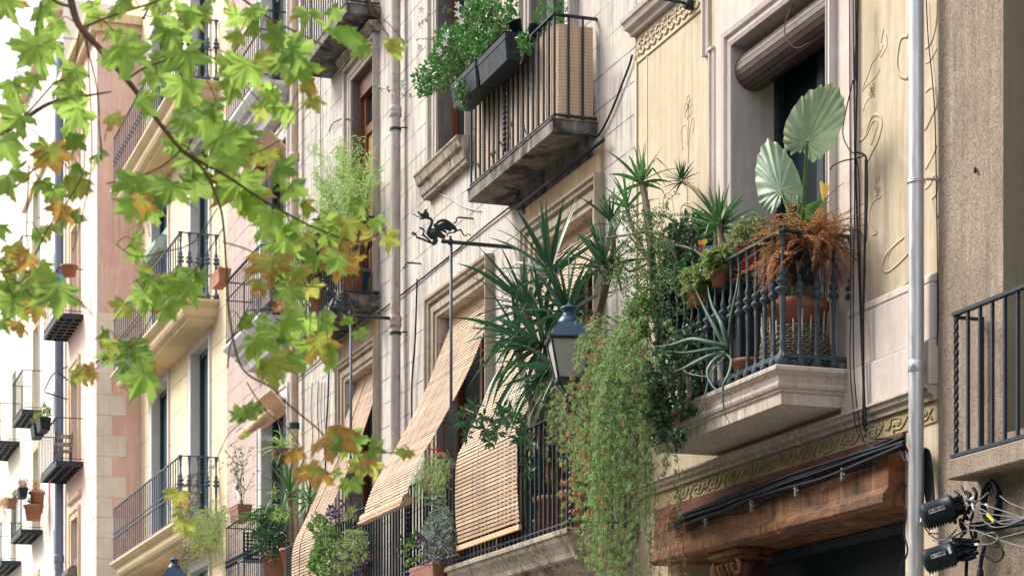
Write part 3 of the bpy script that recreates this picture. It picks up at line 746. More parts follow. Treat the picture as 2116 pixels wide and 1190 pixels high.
# wooden panelled door with glazed panes of the left bay
d=MB(); a,b=U4; d.box(a,a+.09,.1,.3,8.9,H2); d.box(b-.09,b,.1,.3,8.9,H2); d.box(a+.09,b-.09,.1,.3,H2-.28,H2)
d.box(a+.09,a+.2,.16,.24,8.9,H2-.28); d.box(b-.2,b-.09,.16,.24,8.9,H2-.28)
for z in (8.9,9.95,10.75,11.55): d.box(a+.2,b-.2,.162,.238,z,z+.13)
dd=d.build('balcony_door',m_wood,grey); dd['label']='varnished wooden panelled balcony door'
d=MB()
for z in (9.03,10.08,10.88): d.box(a+.2,b-.2,.2,.215,z,z+.8); 
d.build('panel',m_woodl,dd)
MB().box(a+.2,b-.2,.2,.21,11.68,H2-.28).build('pane',m_glass,dd)
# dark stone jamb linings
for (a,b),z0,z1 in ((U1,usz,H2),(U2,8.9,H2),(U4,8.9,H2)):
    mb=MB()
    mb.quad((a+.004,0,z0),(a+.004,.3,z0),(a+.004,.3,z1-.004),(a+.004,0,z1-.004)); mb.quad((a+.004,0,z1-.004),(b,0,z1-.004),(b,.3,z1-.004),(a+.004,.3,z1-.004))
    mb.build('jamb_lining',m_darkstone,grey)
for k,((a,b),z0,z1) in enumerate(((W1,F1,H1),(W2,F1,H1),(W3,F1,H1))):
    MB().framesweep(a,b,z0,z1,0,[(0,0),(0,.02),(.06,.025),(.07,.05),(.15,.055),(.16,.03),(.20,.03),(.21,.075),(.25,.085),(.26,.11),(.29,.115),(.30,.0)]).build('window_surround',m_surr,grey)
for (a,b),z0,z1 in ((U2,8.9,H2),(U4,8.9,H2),(U1,usz,H2)):
    MB().framesweep(a,b,z0,z1,0,[(0,0),(0,.03),(.05,.035),(.06,.05),(.12,.055),(.13,.03),(.17,.03),(.18,.09),(.23,.10),(.24,.0)]).build('window_surround',m_surr2,grey)
for (a,b) in (U1,U2,U4): MB().framesweep(a,b,13.1,16.4,0,[(0,0),(0,.03),(.1,.05),(.12,.09),(.2,.10),(.21,0)]).build('window_surround',m_surr2,grey)
for a,b in (W1,W3):
    MB().prismx([(0,H1+.30),(-.035,H1+.30),(-.04,8.62),(0,8.62)],a-.28,b+.28).build('ochre_panel',m_ochre,grey)
for a,b in (U1,U2,U4):
    z=H2+.24; MB().prismx([(0,z),(-.12,z),(-.13,z+.02),(-.10,z+.04),(-.17,z+.10),(-.18,z+.14),(0,z+.16)],a-.34,b+.3).build('hood_moulding',m_slabg,grey)
a,b=U1; z=usz
mb=MB().prismx([(0,z-.30),(-.10,z-.30),(-.11,z-.26),(-.13,z-.25),(-.15,z-.14),(-.19,z-.11),(-.22,z-.02),(-.24,z+.0),(-.24,z+.02),(0,z+.04)],a-.36,b+.3); mb.build('window_sill',m_slabg,grey)
# upper right balcony with reed screen
gY=8.015+CAMY; gl,gr=-24.70,-21.77
prof=[(-.03,8.66),(.0,8.69),(.0,8.79),(.0,8.795),(.012,8.80),(.012,8.815)]
prof2=[(-.02,8.66),(.0,8.67),(.0,8.80),(.012,8.802),(.012,8.815)]
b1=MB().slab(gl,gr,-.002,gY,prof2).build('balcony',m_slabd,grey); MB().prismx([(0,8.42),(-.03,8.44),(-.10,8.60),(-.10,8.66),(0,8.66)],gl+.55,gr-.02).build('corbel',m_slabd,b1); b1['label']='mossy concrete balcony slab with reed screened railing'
mb=MB(); railing_bars(mb,gl+.03,gr-.03,0,gY+.03,8.80,9.94,.17,.022,rail=.028,mids=()); 
for x in (gl+1.32,):
    for k in range(16): mb.lathe((x,gY+.01,8.9+.06*k),[(.012,0),(.026,.03),(.012,.058)],8)
mb.build('railing',m_iron,b1)
mb=MB() # reed matting fixed inside the bars, wavy
def wavy(mb,P,z0,z1,amp=.008,seg=60,th=.006):
    # P: polyline of (x,y)
    L=[0]
    for i in range(len(P)-1): L.append(L[-1]+math.dist(P[i],P[i+1]))
    tot=L[-1]; prev=None
    for i in range(seg+1):
        s=tot*i/seg; k=max(j for j in range(len(P)-1) if L[j]<=s+1e-9); t=(s-L[k])/(L[k+1]-L[k])
        x=P[k][0]+(P[k+1][0]-P[k][0])*t; y=P[k][1]+(P[k+1][1]-P[k][1])*t
        ddx=P[k+1][0]-P[k][0]; ddy=P[k+1][1]-P[k][1]; q=math.hypot(ddx,ddy); nx,ny=-ddy/q,ddx/q
        o=amp*math.sin(s*42+math.sin(s*9)*2)
        a=[mb.V((x+nx*(o+e),y+ny*(o+e),z+(.012*math.sin(s*5) if z==z1 else 0))) for e in (0,th) for z in (z0,z1)]
        if prev: mb.Fc(prev[0],a[0],a[1],prev[1]); mb.Fc(prev[2],prev[3],a[3],a[2]); mb.Fc(prev[1],a[1],a[3],prev[3])
        prev=a
wavy(mb,[(gl+.06,-.03),(gl+.06,gY+.08),(gl+.11,gY+.06),(gr-.13,gY+.06),(gr-.075,gY+.09),(gr-.065,gY+.16),(gr-.07,-.25),(gr-.06,-.03)],8.83,9.86,.006,240)
mb.build('reed_screen',m_reed,b1)
# upper left balcony
hl,hr=-33.3,-30.40; hY=7.96+CAMY
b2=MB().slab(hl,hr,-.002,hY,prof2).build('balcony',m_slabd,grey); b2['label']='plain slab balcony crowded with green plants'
mb=MB(); railing_bars(mb,hl+.03,hr-.03,0,hY+.03,8.80,9.97,.15,.018); mb.build('railing',m_iron,b2)
# top floor balconies just above the frame
for a,b in ((gl,gr),(hl,hr)):
    b3=MB().slab(a,b,-.002,gY,[(o,z+4.2) for o,z in prof2]).build('balcony',m_slabd,grey)
    railing_bars(MB(),a+.03,b-.03,0,gY+.03,13.0,14.15,.14,.016).build('railing',m_iron,b3)
# lower long balconies
kY=7.80+CAMY
kprof=[(-.42,3.80),(-.38,3.86),(-.30,3.90),(-.22,3.93),(-.16,3.98),(-.14,4.02),(-.08,4.03),(-.06,4.08),(-.02,4.14),(.03,4.20),(.05,4.24),(.07,4.25),(.07,4.29),(.04,4.31)]
KB=[(-24.72,-20.62),(-29.1,-24.86),(-33.2,-29.2)]
kz=[(4.31,5.52),(4.20,5.50),(4.1,5.45)]
for i,((a,b),(z0,z1)) in enumerate(zip(KB,kz)):
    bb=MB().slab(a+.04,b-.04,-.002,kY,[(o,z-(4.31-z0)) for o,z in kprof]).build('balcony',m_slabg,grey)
    mb=MB(); railing_bars(mb,a,b,0,kY,z0-.0,z1,.135,.022,mids=(),right=(i==0),left=(i==2))
    for xx in ([b] if i==0 else [a+.02,b-1.5,b-1.62,b-.4] if i==1 else [b-.3]):
        for k in range(17): mb.lathe((xx,kY-.012,z0+.04+k*.067),[(.014,0),(.030,.033),(.014,.066)],8)
    mb.build('railing',m_iron,bb)
# lower part of wall dark shop strip + relief
# ================================================================ ROSE GREY BUILDING (left of the beige pipe)
rose=empty('apartment_building',(-38.6,0,0),'rose grey plaster building with white door trim between the grey and the yellow buildings','building')
RXL,RXR=-41.28,-36.03
ro=[]
RD=(PX(543,0),PX(600,0)-.15)
for z0,z1 in ((4.95,8.35),(9.75,12.8),(13.75,16.9)): ro.append((RD[0],RD[1],z0,z1,.24))
facade(rose,m_grey2,RXL,RXR,0,20.5,0,ro)
for z0,z1 in ((4.95,8.35),(9.75,12.8),(13.75,16.9)):
    window(rose,RD[0],RD[1],z0,z1,.2,m_shut,m_glass,'two',.12,'balcony_door')
for z0,z1 in ((4.95,8.35),(9.75,12.8),(13.75,16.9)):
    mb=MB(); mb.framesweep(RD[0],RD[1],z0,z1,0,[(0,0),(0,.03),(.04,.05),(.16,.05),(.18,.08),(.22,.08),(.22,0)])
    mb.quad((RD[0]+.004,0,z0),(RD[0]+.004,.2,z0),(RD[0]+.004,.2,z1),(RD[0]+.004,0,z1)); mb.build('door_surround',m_wframe,rose)
rl,rr=-39.0,-36.15; rY=8.04+CAMY
mprof=[(-.30,-.62),(-.26,-.5),(-.16,-.38),(-.12,-.34),(-.11,-.26),(-.03,-.22),(.05,-.10),(.06,-.08),(.06,-.02),(.03,0)]
for i,(zt,zrl) in enumerate(((9.72,10.9),(13.7,14.88),(5.2,6.44))):
    bb=MB().slab(rl,rr,-.002,rY,[(o,z*.8+zt) for o,z in mprof]).build('balcony',m_marble if i<2 else m_slab,rose)
    if i<2: bb['label']='veined white marble balcony with thin dark bars'
    mb=MB(); railing_bars(mb,rl,rr,0,rY,zt+.02,zrl,.155,.013,mids=(zt+.85,) if i<2 else ())
    if i==2:
        for z in (zt+.55,zt+.62): mb.tube([(rl,rY-.01,z),(rr,rY-.01,z)],.02,6); 
        for k in range(19): mb.lathe((rl+(rr-rl)*k/18,rY,zt+.48),[(.01,0),(.028,.04),(.014,.07),(.03,.11),(.01,.16)],6)
    mb.build('railing',m_iron,bb)
    if i==2:
        for k in range(3):
            MB().lathe((rr,rY+.15+.16*k,0),balprof(zt,zrl),8).build('baluster',m_iron,bb,True)

# ================================================================ YELLOW BUILDING
yel=empty('apartment_building',(-46.3,0,0),'yellow plaster building with long stone balconies and teal doors','building')
YXL,YXR=-51.3,-41.30
D1=(-49.7,-47.65); D2=(-44.95,-43.05)
YZ=[(7.0,10.75),(11.28,14.9),(15.5,19.0),(2.7,6.2)]
yo=[(a,b,z0,z1,.22) for z0,z1 in YZ for a,b in (D1,D2)]
facade(yel,m_yellow,YXL,YXR,0,21,0,yo)
for z0,z1 in YZ:
    for a,b in (D1,D2):
        mb=MB(); mr=MB(); mb.framesweep(a,b,z0,z1,0,[(0,0),(0,.02),(.03,.035),(.18,.035),(.2,.05),(.22,.05),(.22,0)])
        mb.quad((a+.004,0,z0),(a+.004,.2,z0),(a+.004,.2,z1),(a+.004,0,z1)); mb.quad((a,0,z1-.004),(b,0,z1-.004),(b,.2,z1-.004),(a,.2,z1-.004))
        window(yel,a,b,z0,z1,.2,m_shut,m_shut,'two',.12,'balcony_door')
        mr.tube([(a-.25,-.16,z1+.42),(b+.25,-.16,z1+.42)],.022,6); mr.lathe((a-.25,-.16,z1+.39),[(.02,0),(.045,.03),(.02,.06)],8); mr.lathe((b+.25,-.16,z1+.39),[(.02,0),(.045,.03),(.02,.06)],8)
        mr.tube([(a-.1,-.16,z1+.42),(a-.1,0,z1+.42)],.012,5); mr.tube([(b+.1,-.16,z1+.42),(b+.1,0,z1+.42)],.012,5)
        mb.build('door_surround',m_wframe,yel); mr.build('curtain_rod',m_iron,yel)
yl,yr=-50.5,-42.1; yY=7.75+CAMY
yprof=[(-.22,-.34),(-.22,-.30),(-.12,-.27),(-.08,-.22),(-.07,-.14),(.0,-.10),(.05,-.06),(.06,-.05),(.06,-.01),(.02,0)]
for zt,zrl in ((6.95,8.2),(11.28,12.55),(15.55,16.75)):
    bb=MB().slab(yl,yr,-.002,yY,[(o,z*1.15+zt) for o,z in yprof]).build('balcony',m_yslab,yel)
    bb['label']='long moulded yellow stone balcony'
    mb=MB(); railing_bars(mb,yl+.03,yr-.03,0,yY+.03,zt,zrl,.27,.022,right=False,left=False)
    mb.box(yr-.05,yr-.01,yY+.03,0,zrl-.018,zrl); mb.box(yr-.04,yr-.02,yY+.03,0,zt+.05,zt+.07)
    for z in (zt+.56,zt+.66): mb.tube([(yl+.03,yY+.01,z),(yr-.03,yY+.01,z)],.013,6)
    for k in range(32):
        mb.lathe((yl+.03+(yr-yl-.06)*k/31,yY+.03,zt+.50),[(.009,0),(.020,.05),(.010,.11),(.020,.17),(.009,.22)],5)
    mb.build('railing',m_ironb,bb)
    for k in range(5):
        MB().lathe((yr-.03,yY+.03+.175*k,0),balprof(zt,zrl,1.5 if k else 1.7),8).build('baluster',m_ironb,bb,True)

# ================================================================ PINK BUILDING projecting forward
pk=empty('apartment_building',(-54.3,-1,0),'pink plaster building with pale quoin stones projecting beside the yellow one','building')
pY=7.51+CAMY; PXL,PXR=-57.3,-51.32
po=[]
wx=(PX(150,pY),PX(167,pY))
wx=(-55.6,-54.3)
pz=[(2.0,5.0),(5.9,8.5),(9.65,12.2),(13.3,15.8),(16.9,19.3)]
po=[(wx[0],wx[1],a,b,.35) for a,b in pz]
facade(pk,m_pinkl,PXL,PXR,0,19.7,pY,po)
mb=MB(); e=.006
mb.quad((PXR+e,pY,0),(PXR+e,0,0),(PXR+e,0,19.6),(PXR+e,pY,19.6)); mb.build('side_wall',m_pink,pk)
mb=MB()
zc=10.4
k=0; z=2.81
while z<12.8:
    long_=k%2==0
    mb.box(PXR-.62 if not long_ else PXR-.34,PXR+.022,pY-.022,pY+(.68 if long_ else .35),z,z+.48-.006)
    z+=.48; k+=1
bev(mb.build('quoins',m_quoin,pk),.008)
mb=MB().box(PXL,PXR+.25,pY-.3,0,19.65,19.85); mb.box(PXL,PXR+.14,pY-.16,0,19.45,19.645); mb.build('eave',m_yslab,pk)
MB().box(PXL+.3,PXR-.3,pY+1.5,6,19.7,22.2).build('attic',m_yslab,pk)
for a,b in pz:
    MB().framesweep(wx[0],wx[1],a,b,pY,[(0,0),(0,.03),(.14,.04),(.16,.07),(.24,.07),(.24,0)]).build('window_surround',m_yslab,pk)
for a,b in pz: window(pk,wx[0],wx[1],a,b,pY+.3,m_wframe,m_glass,'two',.07)
mb=MB().prismx([(pY,8.9),(pY-.09,8.95),(pY-.1,9.05),(pY,9.1)],wx[0]-.4,wx[1]+.4); mb.build('hood_moulding',m_yslab,pk)
def glassbalcony(bld,xl,xr,yw,proj,zt,zrl,sp=.125,label=None,mids=()):
    """iron balcony on a grid of glazed floor tiles"""
    yf=yw-proj; mb=MB(); f=.05
    mb.box(xl,xr,yf,yf+f,zt-.13,zt); mb.box(xl,xl+f,yf+f,yw,zt-.13,zt); mb.box(xr-f,xr,yf+f,yw,zt-.13,zt)
    n=7
    for k in range(1,n): x=xl+(xr-xl)*k/n; mb.box(x-.03,x+.03,yf+f,yw,zt-.12,zt-.03)
    for k in range(1,3): y=yf+(yw-yf)*k/3; mb.box(xl+f,xr-f,y-.025,y+.025,zt-.115,zt-.035)
    b=mb.build('balcony',m_iron,bld)
    if label: b['label']=label
    MB().box(xl+f,xr-f,yf+f,yw-.004,zt-.06,zt-.04).build('floor_tiles',m_yslab,b)
    railing_bars(MB(),xl+.02,xr-.02,yw,yf+.02,zt,zrl,max(.27,sp*1.1),.017,mids=mids).build('railing',m_iron,b)
    return b
glassbalcony(pk,-56.7,-53.6,pY,.66,9.72,10.78,.28,'dark iron balcony with flower boxes on its rail')
glassbalcony(pk,-56.4,-53.6,pY,.62,13.32,14.42,.28,'dark iron balcony with a terracotta pot')

# ================================================================ FAR WHITE BUILDINGS
wh=empty('apartment_building',(-62,-1,0),'white plaster building with small dark balconies behind the blue downpipe','building')
WXL,WXR=-66.0,-57.32
wo=[(-63.6,-62.4,a,b,.3) for a,b in ((5.2,7.8),(9.0,11.4),(12.5,14.9),(16.4,18.8))]+[(-59.3,-58.7,a,a+1.1,.2) for a in (7.6,11.3,15.0)]
facade(wh,m_white,WXL,WXR,0,22.3,pY+.0,wo)
for o in wo: window(wh,o[0],o[1],o[2],o[3],pY+o[4]-.05,m_wframe,m_glass,'two',.06)
for o in wo[:4]: MB().framesweep(o[0],o[1],o[2],o[3],pY,[(0,0),(0,.03),(.14,.04),(.16,.0)]).build('window_surround',m_yslab,wh)
MB().box(WXL,WXR,pY-.25,pY,22.0,22.25).build('cornice',m_yslab,wh); MB().box(WXL,WXR,pY-.1,pY,18.9,19.05).build('string_course',m_yslab,wh)
glassbalcony(wh,-64.3,-61.6,pY,.6,8.98,10.1,.12,'dark iron balcony with pots and hung washing')
glassbalcony(wh,-64.3,-61.8,pY,.55,12.35,13.45,.12,'small dark iron balcony above the others')
glassbalcony(wh,-64.3,-61.8,pY,.55,16.1,17.2,.12)
wc=empty('apartment_building',(-78,-1,0),'cream white building farthest along the street','building')
co=[(x,x+1.1,z,z+2.4,.3) for x in (-69.9,-76) for z in (5.0,8.7,12.4,16.1)]
facade(wc,m_white2,-110,-66.02,0,23.2,pY+.06,co)
for o in co: window(wc,o[0],o[1],o[2],o[3],pY+.3,m_wframe,m_glass,'two',.06)
mb=MB().box(-110,-66.04,pY-.3,pY+.06,22.9,23.15); mb.build('cornice',m_white,wc)
glassbalcony(wc,-71.2,-67.8,pY+.06,.6,12.4,13.55,.14)
glassbalcony(wc,-71.0,-67.4,pY+.06,.6,8.7,9.85,.14)
# ================================================================ BLINDS
def blind(x0,x1,path,label,pitch=.045,sw=.031,cordmat=None,roll=0,head=True,group='cane blinds hanging over the railings',skew=0,flare=0):
    P=spline([(0,a,b) for a,b in path],14)
    L=[0]
    for i in range(len(P)-1): L.append(L[-1]+(P[i+1]-P[i]).length)
    tot=L[-1]; root=empty('roller_blind',((x0+x1)/2,path[0][0],path[0][1]),label,'blind',group)
    def at(s):
        s=max(0,min(tot-1e-6,s)); k=0
        while L[k+1]<s: k+=1
        t=(s-L[k])/(L[k+1]-L[k]); p=P[k].lerp(P[k+1],t); d=(P[k+1]-P[k]).normalized(); return p,d
    mb=MB(); n=int(tot/pitch)
    for i in range(n):
        s=(i+.5)*pitch; p,d=at(s); nn=Vector((0,d.z,-d.y)); f=flare*(s/tot)
        j=U(-.004,.004); tl=U(-.10,.10)
        dd=nz(d+nn*tl); n2=Vector((0,dd.z,-dd.y))
        mb.rnd=R()
        mb.obox(((x0+x1)/2+j+skew*s/tot,p.y,p.z),((x1-x0)/2+f,0,U(-.002,.002)),dd*sw*.5,n2*.0038)
    mb.build('slats',m_slat,root)
    # strings woven through the slats
    sc=MB()
    for q in (.12,.3,.5,.7,.88):
        pts=[]
        for i in range(0,n,3):
            p,d=at(i*pitch); nn=Vector((0,d.z,-d.y)); 
            if nn.y>0: nn=-nn
            pts.append((x0+(x1-x0)*q+skew*i/n,p.y+nn.y*.006,p.z+nn.z*.006))
        sc.tube(pts,.0013,3)
    sc.build('string',m_twig,root)
    pts=[]
    for i in range(0,n+1,3):
        p,d=at(i*pitch); nn=Vector((0,d.z,-d.y)); 
        if nn.y>0: nn=-nn
        pts.append((x0+(x1-x0)*(.42+.0*i)+skew*i/n,p.y+nn.y*.03-.01*math.sin(i*.03),p.z))
    if roll:
        pts.append((pts[-1][0]+.05,pts[-1][1]-.1,pts[-1][2]-.05)); pts.append((pts[-1][0]+.2,pts[-1][1]+.02,pts[-1][2]-.12)); pts.append((pts[-1][0]+.2,pts[-1][1]+.1,pts[-1][2]+.05))
    MB().tube(pts,.006,5).build('pull_cord',cordmat or m_cord,root,True)
    p,d=at(tot)
    if roll:
        mb=MB(); c=p+Vector((0,-.0,-roll*.6)); 
        for k in range(14):
            a0=2*math.pi*k/14; rr=roll*(1-.012*k); 
            mb.obox(((x0+x1)/2,c.y+rr*math.cos(a0),c.z+rr*math.sin(a0)),((x1-x0)/2,0,0),(0,-math.sin(a0)*.019,math.cos(a0)*.019),(0,math.cos(a0)*.003,math.sin(a0)*.003))
        mb.tube([(x0+.01,c.y,c.z),(x1-.01,c.y,c.z)],roll*.93,14)
        mb.tube([(x0,c.y-roll*1.0,c.z-roll*.8),(x1,c.y-roll*1.0,c.z-roll*.8)],.022,8)
        mb.build('roll',m_slat,root)
    else:
        MB().obox(((x0+x1)/2+skew,p.y,p.z-.02),((x1-x0)/2+flare+.01,0,0),(0,.018,0),(0,0,.028)).build('bottom_bar',m_slath,root)
    if head:
        p,d=at(0); MB().box(x0,x1,p.y-.015,p.y+.015,p.z-.06,p.z+.10).build('head_board',m_slath,root)
    return root
blind(-24.2,-22.02,[(.16,7.88),(.02,7.4),(-.30,6.6),(-.72,5.72),(-.80,5.55),(-.83,5.3),(-.83,4.9),(-.80,4.49)],'cane blind draped over the railing below the big yucca and hanging straight down its bars',roll=0)
blind(-27.56,-25.56,[(.16,7.85),(.02,7.45),(-.22,6.85),(-.62,6.1),(-.86,5.70),(-.98,5.42),(-1.02,5.24)],'cane blind swinging outward behind the vertical iron rod, its bottom rolled up',roll=.07)
blind(-32.3,-30.72,[(.16,7.85),(.0,7.4),(-.28,6.6),(-.68,5.72),(-.80,5.48),(-.86,5.2),(-.86,4.6),(-.84,4.0)],'cane blind with a red cord, leftmost of the three draped over the long railing',cordmat=m_cordr)
# rolled dark slatted shutter over the cream building's door
root=empty('rolled_shutter',(-17.3,.12,8.2),'dark brown slatted shutter rolled up under the lintel of the cream doorway','shutter')
mb=MB(); zc=PZ(DL,.17,150); c=Vector((0,.17,zc))
for k in range(22):
    a0=2*math.pi*k/22; r=.175
    mb.obox(((DL+DR)/2,c.y+r*math.cos(a0),c.z+r*math.sin(a0)),((DR-DL)/2-.01,0,0),(0,-math.sin(a0)*.0225,math.cos(a0)*.0225),(0,math.cos(a0)*.006,math.sin(a0)*.006))
mb.tube([(DL+.02,c.y,c.z),(DR-.02,c.y,c.z)],.168,22); mb.build('slat_roll',m_darkslat,root)
MB().box(DL+.01,DR-.01,.2,.4,zc+.14,zc+.22).build('head_board',m_slabd,root)
x=DL+(DR-DL)*.62
MB().tube(spline([(x-.05,.1,zc+.3),(x,-.04,zc+.12),(x-.02,-.06,zc-.05),(x+.08,.0,zc-.2),(x+.2,.12,zc-.14)],8),.006,5).build('pull_cord',m_twig,root,True)
# small roller blinds on the far buildings
def rolled(x0,x1,y,z,r,mat,label,group=None,par=None):
    o=MB(); 
    for k in range(10):
        a0=2*math.pi*k/10; o.obox(((x0+x1)/2,y+r*math.cos(a0),z+r*math.sin(a0)),((x1-x0)/2,0,0),(0,-math.sin(a0)*.3*r,math.cos(a0)*.3*r),(0,math.cos(a0)*.006,math.sin(a0)*.006))
    o.tube([(x0+.01,y,z),(x1-.01,y,z)],r*.93,12); o.obox(((x0+x1)/2,y+r*1.0,z+r*1.2),((x1-x0)/2,0,0),(0,.012,0),(0,0,r*1.5))
    b=o.build('rolled_blind',mat,None); tag(b,label,'blind',group); return b
rolled(-49.55,-47.75,-.10,13.75,.17,plain('pale green slats',(.22,.32,.28),(.35,.45,.4),.6,sc=8,stretch=(1,8,8)),'pale green rolled blind in the upper left doorway of the yellow building')
rolled(-55.55,-54.35,pY-.12,8.0-.9,.15,m_darkstone,'grey rolled blind in the pink building window')
rolled(-63.5,-62.5,pY-.12,7.2,.18,m_slabd,'grey rolled blind in the lowest white building window')
# awning board roll of the rose grey building
root=empty('rolled_awning',(-38,-.2,8),'faded wooden awning box with a rolled blind under the marble balcony','awning')
ax0,ax1=RD[0]-.15,RD[1]+.1
MB().obox(((ax0+ax1)/2,-.16,8.28),((ax1-ax0)/2,0,0),(0,.17,-.16),(0,.012,.012)).build('board',m_slath,root)
MB().tube([(ax0,-.36,8.02),(ax1,-.36,8.02)],.085,14).tube([(ax1,-.36,8.02),(ax1+.015,-.36,8.02)],.05,12).build('blind_roll',m_slath,root,True)
root=empty('rolled_awning',(-38,-.2,12.4),'brown rolled awning above the upper marble balcony','awning')
MB().obox(((ax0+ax1)/2,-.16,12.66),((ax1-ax0)/2,0,0),(0,.17,-.16),(0,.012,.012)).build('board',m_slath,root)
MB().tube([(ax0,-.36,12.4),(ax1,-.36,12.4)],.085,14).build('blind_roll',m_wood,root,True)

# ================================================================ PIPES
def pipe(px,y,r,mat,z0,z1,name,label,cols,colr=1.25,cm=None):
    x=PX(px,y); root=empty(name,(x,y,z0),label,'drainpipe')
    MB().tube([(x,y,z0+(z1-z0)*k/10) for k in range(11)],r,20).build('pipe',mat,root,True)
    for z,h in cols:
        b=MB().lathe((x,y,z),[(r*1.02,0),(r*colr,h*.1),(r*colr,h*.45),(r*colr*.95,h*.5),(r*colr,h*.55),(r*colr,h*.9),(r*1.02,h)],18); b.build('collar',cm or mat,root,True)
    return x,root
xg,rt=pipe(1893.5,-.16,.060,m_galv,.1,20,'drainpipe','bright galvanised steel drainpipe between the cream and the stucco buildings',[(PZ(PX(1893,-.16),-.16,380),.03)],1.18)
zz=PZ(xg,-.16,372)
MB().tube([(xg,-.16,zz),(xg+.05,-.10,zz),(xg+.06,0,zz)],.012,6).build('bracket',m_galv,rt)
MB().lathe((xg,-.16,PZ(xg,-.16,770)),[(.0605,0),(.064,.004),(.064,.09),(.0605,.094)],20).build('sleeve',m_galv,rt,True)
xp,rt=pipe(817,-.13,.072,m_pipe,.2,20,'drainpipe','weathered grey drainpipe with rusty stains on the grey scored wall',[(PZ(-29.6,-.13,262),.16),(PZ(-29.6,-.13,690),.17)],1.22)
for py in (268,689):
    zz=PZ(xp,-.13,py); MB().lathe((xp,-.13,zz),[(.074,-.02),(.083,-.02),(.083,.02),(.074,.02)],18).tube([(xp+.03,-.13,zz),(xp+.13,-.06,zz),(xp+.14,0,zz)],.012,6).build('clamp',m_iron,rt)
xq,rt=pipe(608,-.13,.072,m_pipe2,.2,20.3,'drainpipe','beige drainpipe where the grey wall meets the rose grey wall',[(PZ(-36,-.13,360),.14)],1.22)
zz=PZ(xq,-.13,880); MB().lathe((xq,-.13,zz),[(.074,-.05),(.088,-.05),(.088,.05),(.074,.05)],18).build('clamp',m_iron,rt)
xr_,rt=pipe(122,pY-.16,.115,m_pipeb,.2,21,'drainpipe','dark blue grey downpipe between the white and the pink buildings',[(PZ(-57.3,pY-.16,590),.2),(PZ(-57.3,pY-.16,1165),.2)],1.15)
# ================================================================ DRAGON BRACKETS
def dragon(X,tipY,z,label,rodlen,wallY=0.0):
    root=empty('dragon_banner_bracket',(X,wallY,z),label,'iron bracket','wrought iron dragon brackets')
    b=MB(); b.tube([(X,wallY,z),(X,tipY-.02,z)],.024,8); b.lathe((X,tipY+.09,z-.03),[(.03,0),(.034,.02),(.034,.05),(.018,.07),(.018,.10)],8); b.build('arm',m_dragon,root,True)
    k=1/175.0
    def q(u,v): # pixel coords of the photo relative to (922,507); right = towards the wall
        return (X,tipY+.10+(u-922)*k/.945,z-(v-507)*k)
    d=MB()
    def zp(u,v): return q(840+u/8.5,420+v/8.5)
    def tb(P,r,n=6,fl=1): d.tube(spline([zp(*p) for p in P],5),r,n)
    neck=spline([zp(*p) for p in [(170,330),(250,352),(330,360),(360,400),(345,470),(315,540),(300,600),(320,650),(380,690)]],5); m=len(neck)
    d.tube(neck,[.012+.020*i/m for i in range(m)],8)
    body=spline([zp(*p) for p in [(360,680),(400,620),(450,600),(520,640),(590,670)]],4); m=len(body); d.tube(body,[.034,.05,.06,.066,.066,.066,.06,.06,.055,.05,.045,.04,.035,.03,.03,.025,.02][:m],8)
    tb([(400,690),(430,740),(400,780),(370,790)],.028,8); tb([(370,790),(300,770),(200,735),(110,712)],.012); 
    for P in ([(110,712),(85,660),(50,632),(15,632)],[(100,700),(85,650),(40,650),(5,660)],[(95,690),(60,665),(35,690)],[(110,712),(85,722)]): tb(P,[.007]*((len(P)-1)*5+1),5)
    tb([(345,770),(280,710),(205,650)],.011); tb([(205,650),(225,600),(210,560),(140,535)],.010); tb([(205,650),(180,668)],.007)
    # head: jaws, horn, tongue
    tb([(300,340),(270,310),(230,300),(170,300),(130,275),(135,250)],[.018,.02,.022,.022,.022,.02,.02,.02,.02,.02,.018,.018,.016,.015,.014,.014,.013,.012,.012,.011,.011,.010,.010,.010,.009,.008],8)
    tb([(290,320),(265,270),(240,240),(265,215),(285,212)],[.024]*5+[.022]*5+[.016]*5+[.008]*5+[.003],7)
    tb([(240,350),(190,370),(150,385)],[.016]*5+[.010]*5+[.006],6); tb([(170,335),(110,350),(80,325),(30,308)],.006,5)
    # wing: solid ridge with curved ribs
    wr=[(420,500),(450,430),(520,380),(600,372),(690,420),(760,480),(780,530)]
    tb(wr,[.018]*31,6)
    for e,c in (((700,420),(560,420)),((745,470),(600,440)),((770,510),(600,480)),((700,540),(570,510)),((620,580),(530,540))):
        tb([(430,520),c,e],[.014]*5+[.016]*5+[.008],6)
    tb([(400,480),(440,470),(470,540),(420,600)],.022,7); tb([(780,530),(750,560),(690,580),(640,600),(625,650)],.009,5)
    tb([(740,570),(800,530),(860,512),(890,550),(915,600),(950,605),(985,580),(1020,575),(1042,595),(1025,615)],[.012-.008*i/45 for i in range(46)],6)
    d.build('dragon',m_dragon,root,True)
    MB().tube([(X,tipY+.10,z+.03),(X,tipY+.10,z-rodlen)],.019,8).build('banner_rod',m_ironb,root,True)
dragon(-24.5,7.66+CAMY-.02,8.12,'iron dragon bracket with a long vertical rod in front of the middle blind',2.42)
dragon(PX(817,-.13),7.66+CAMY,PZ(PX(817,0),-.13,672)+.0,'dragon bracket fixed to the weathered grey drainpipe, partly behind leaves',2.6,-.13)
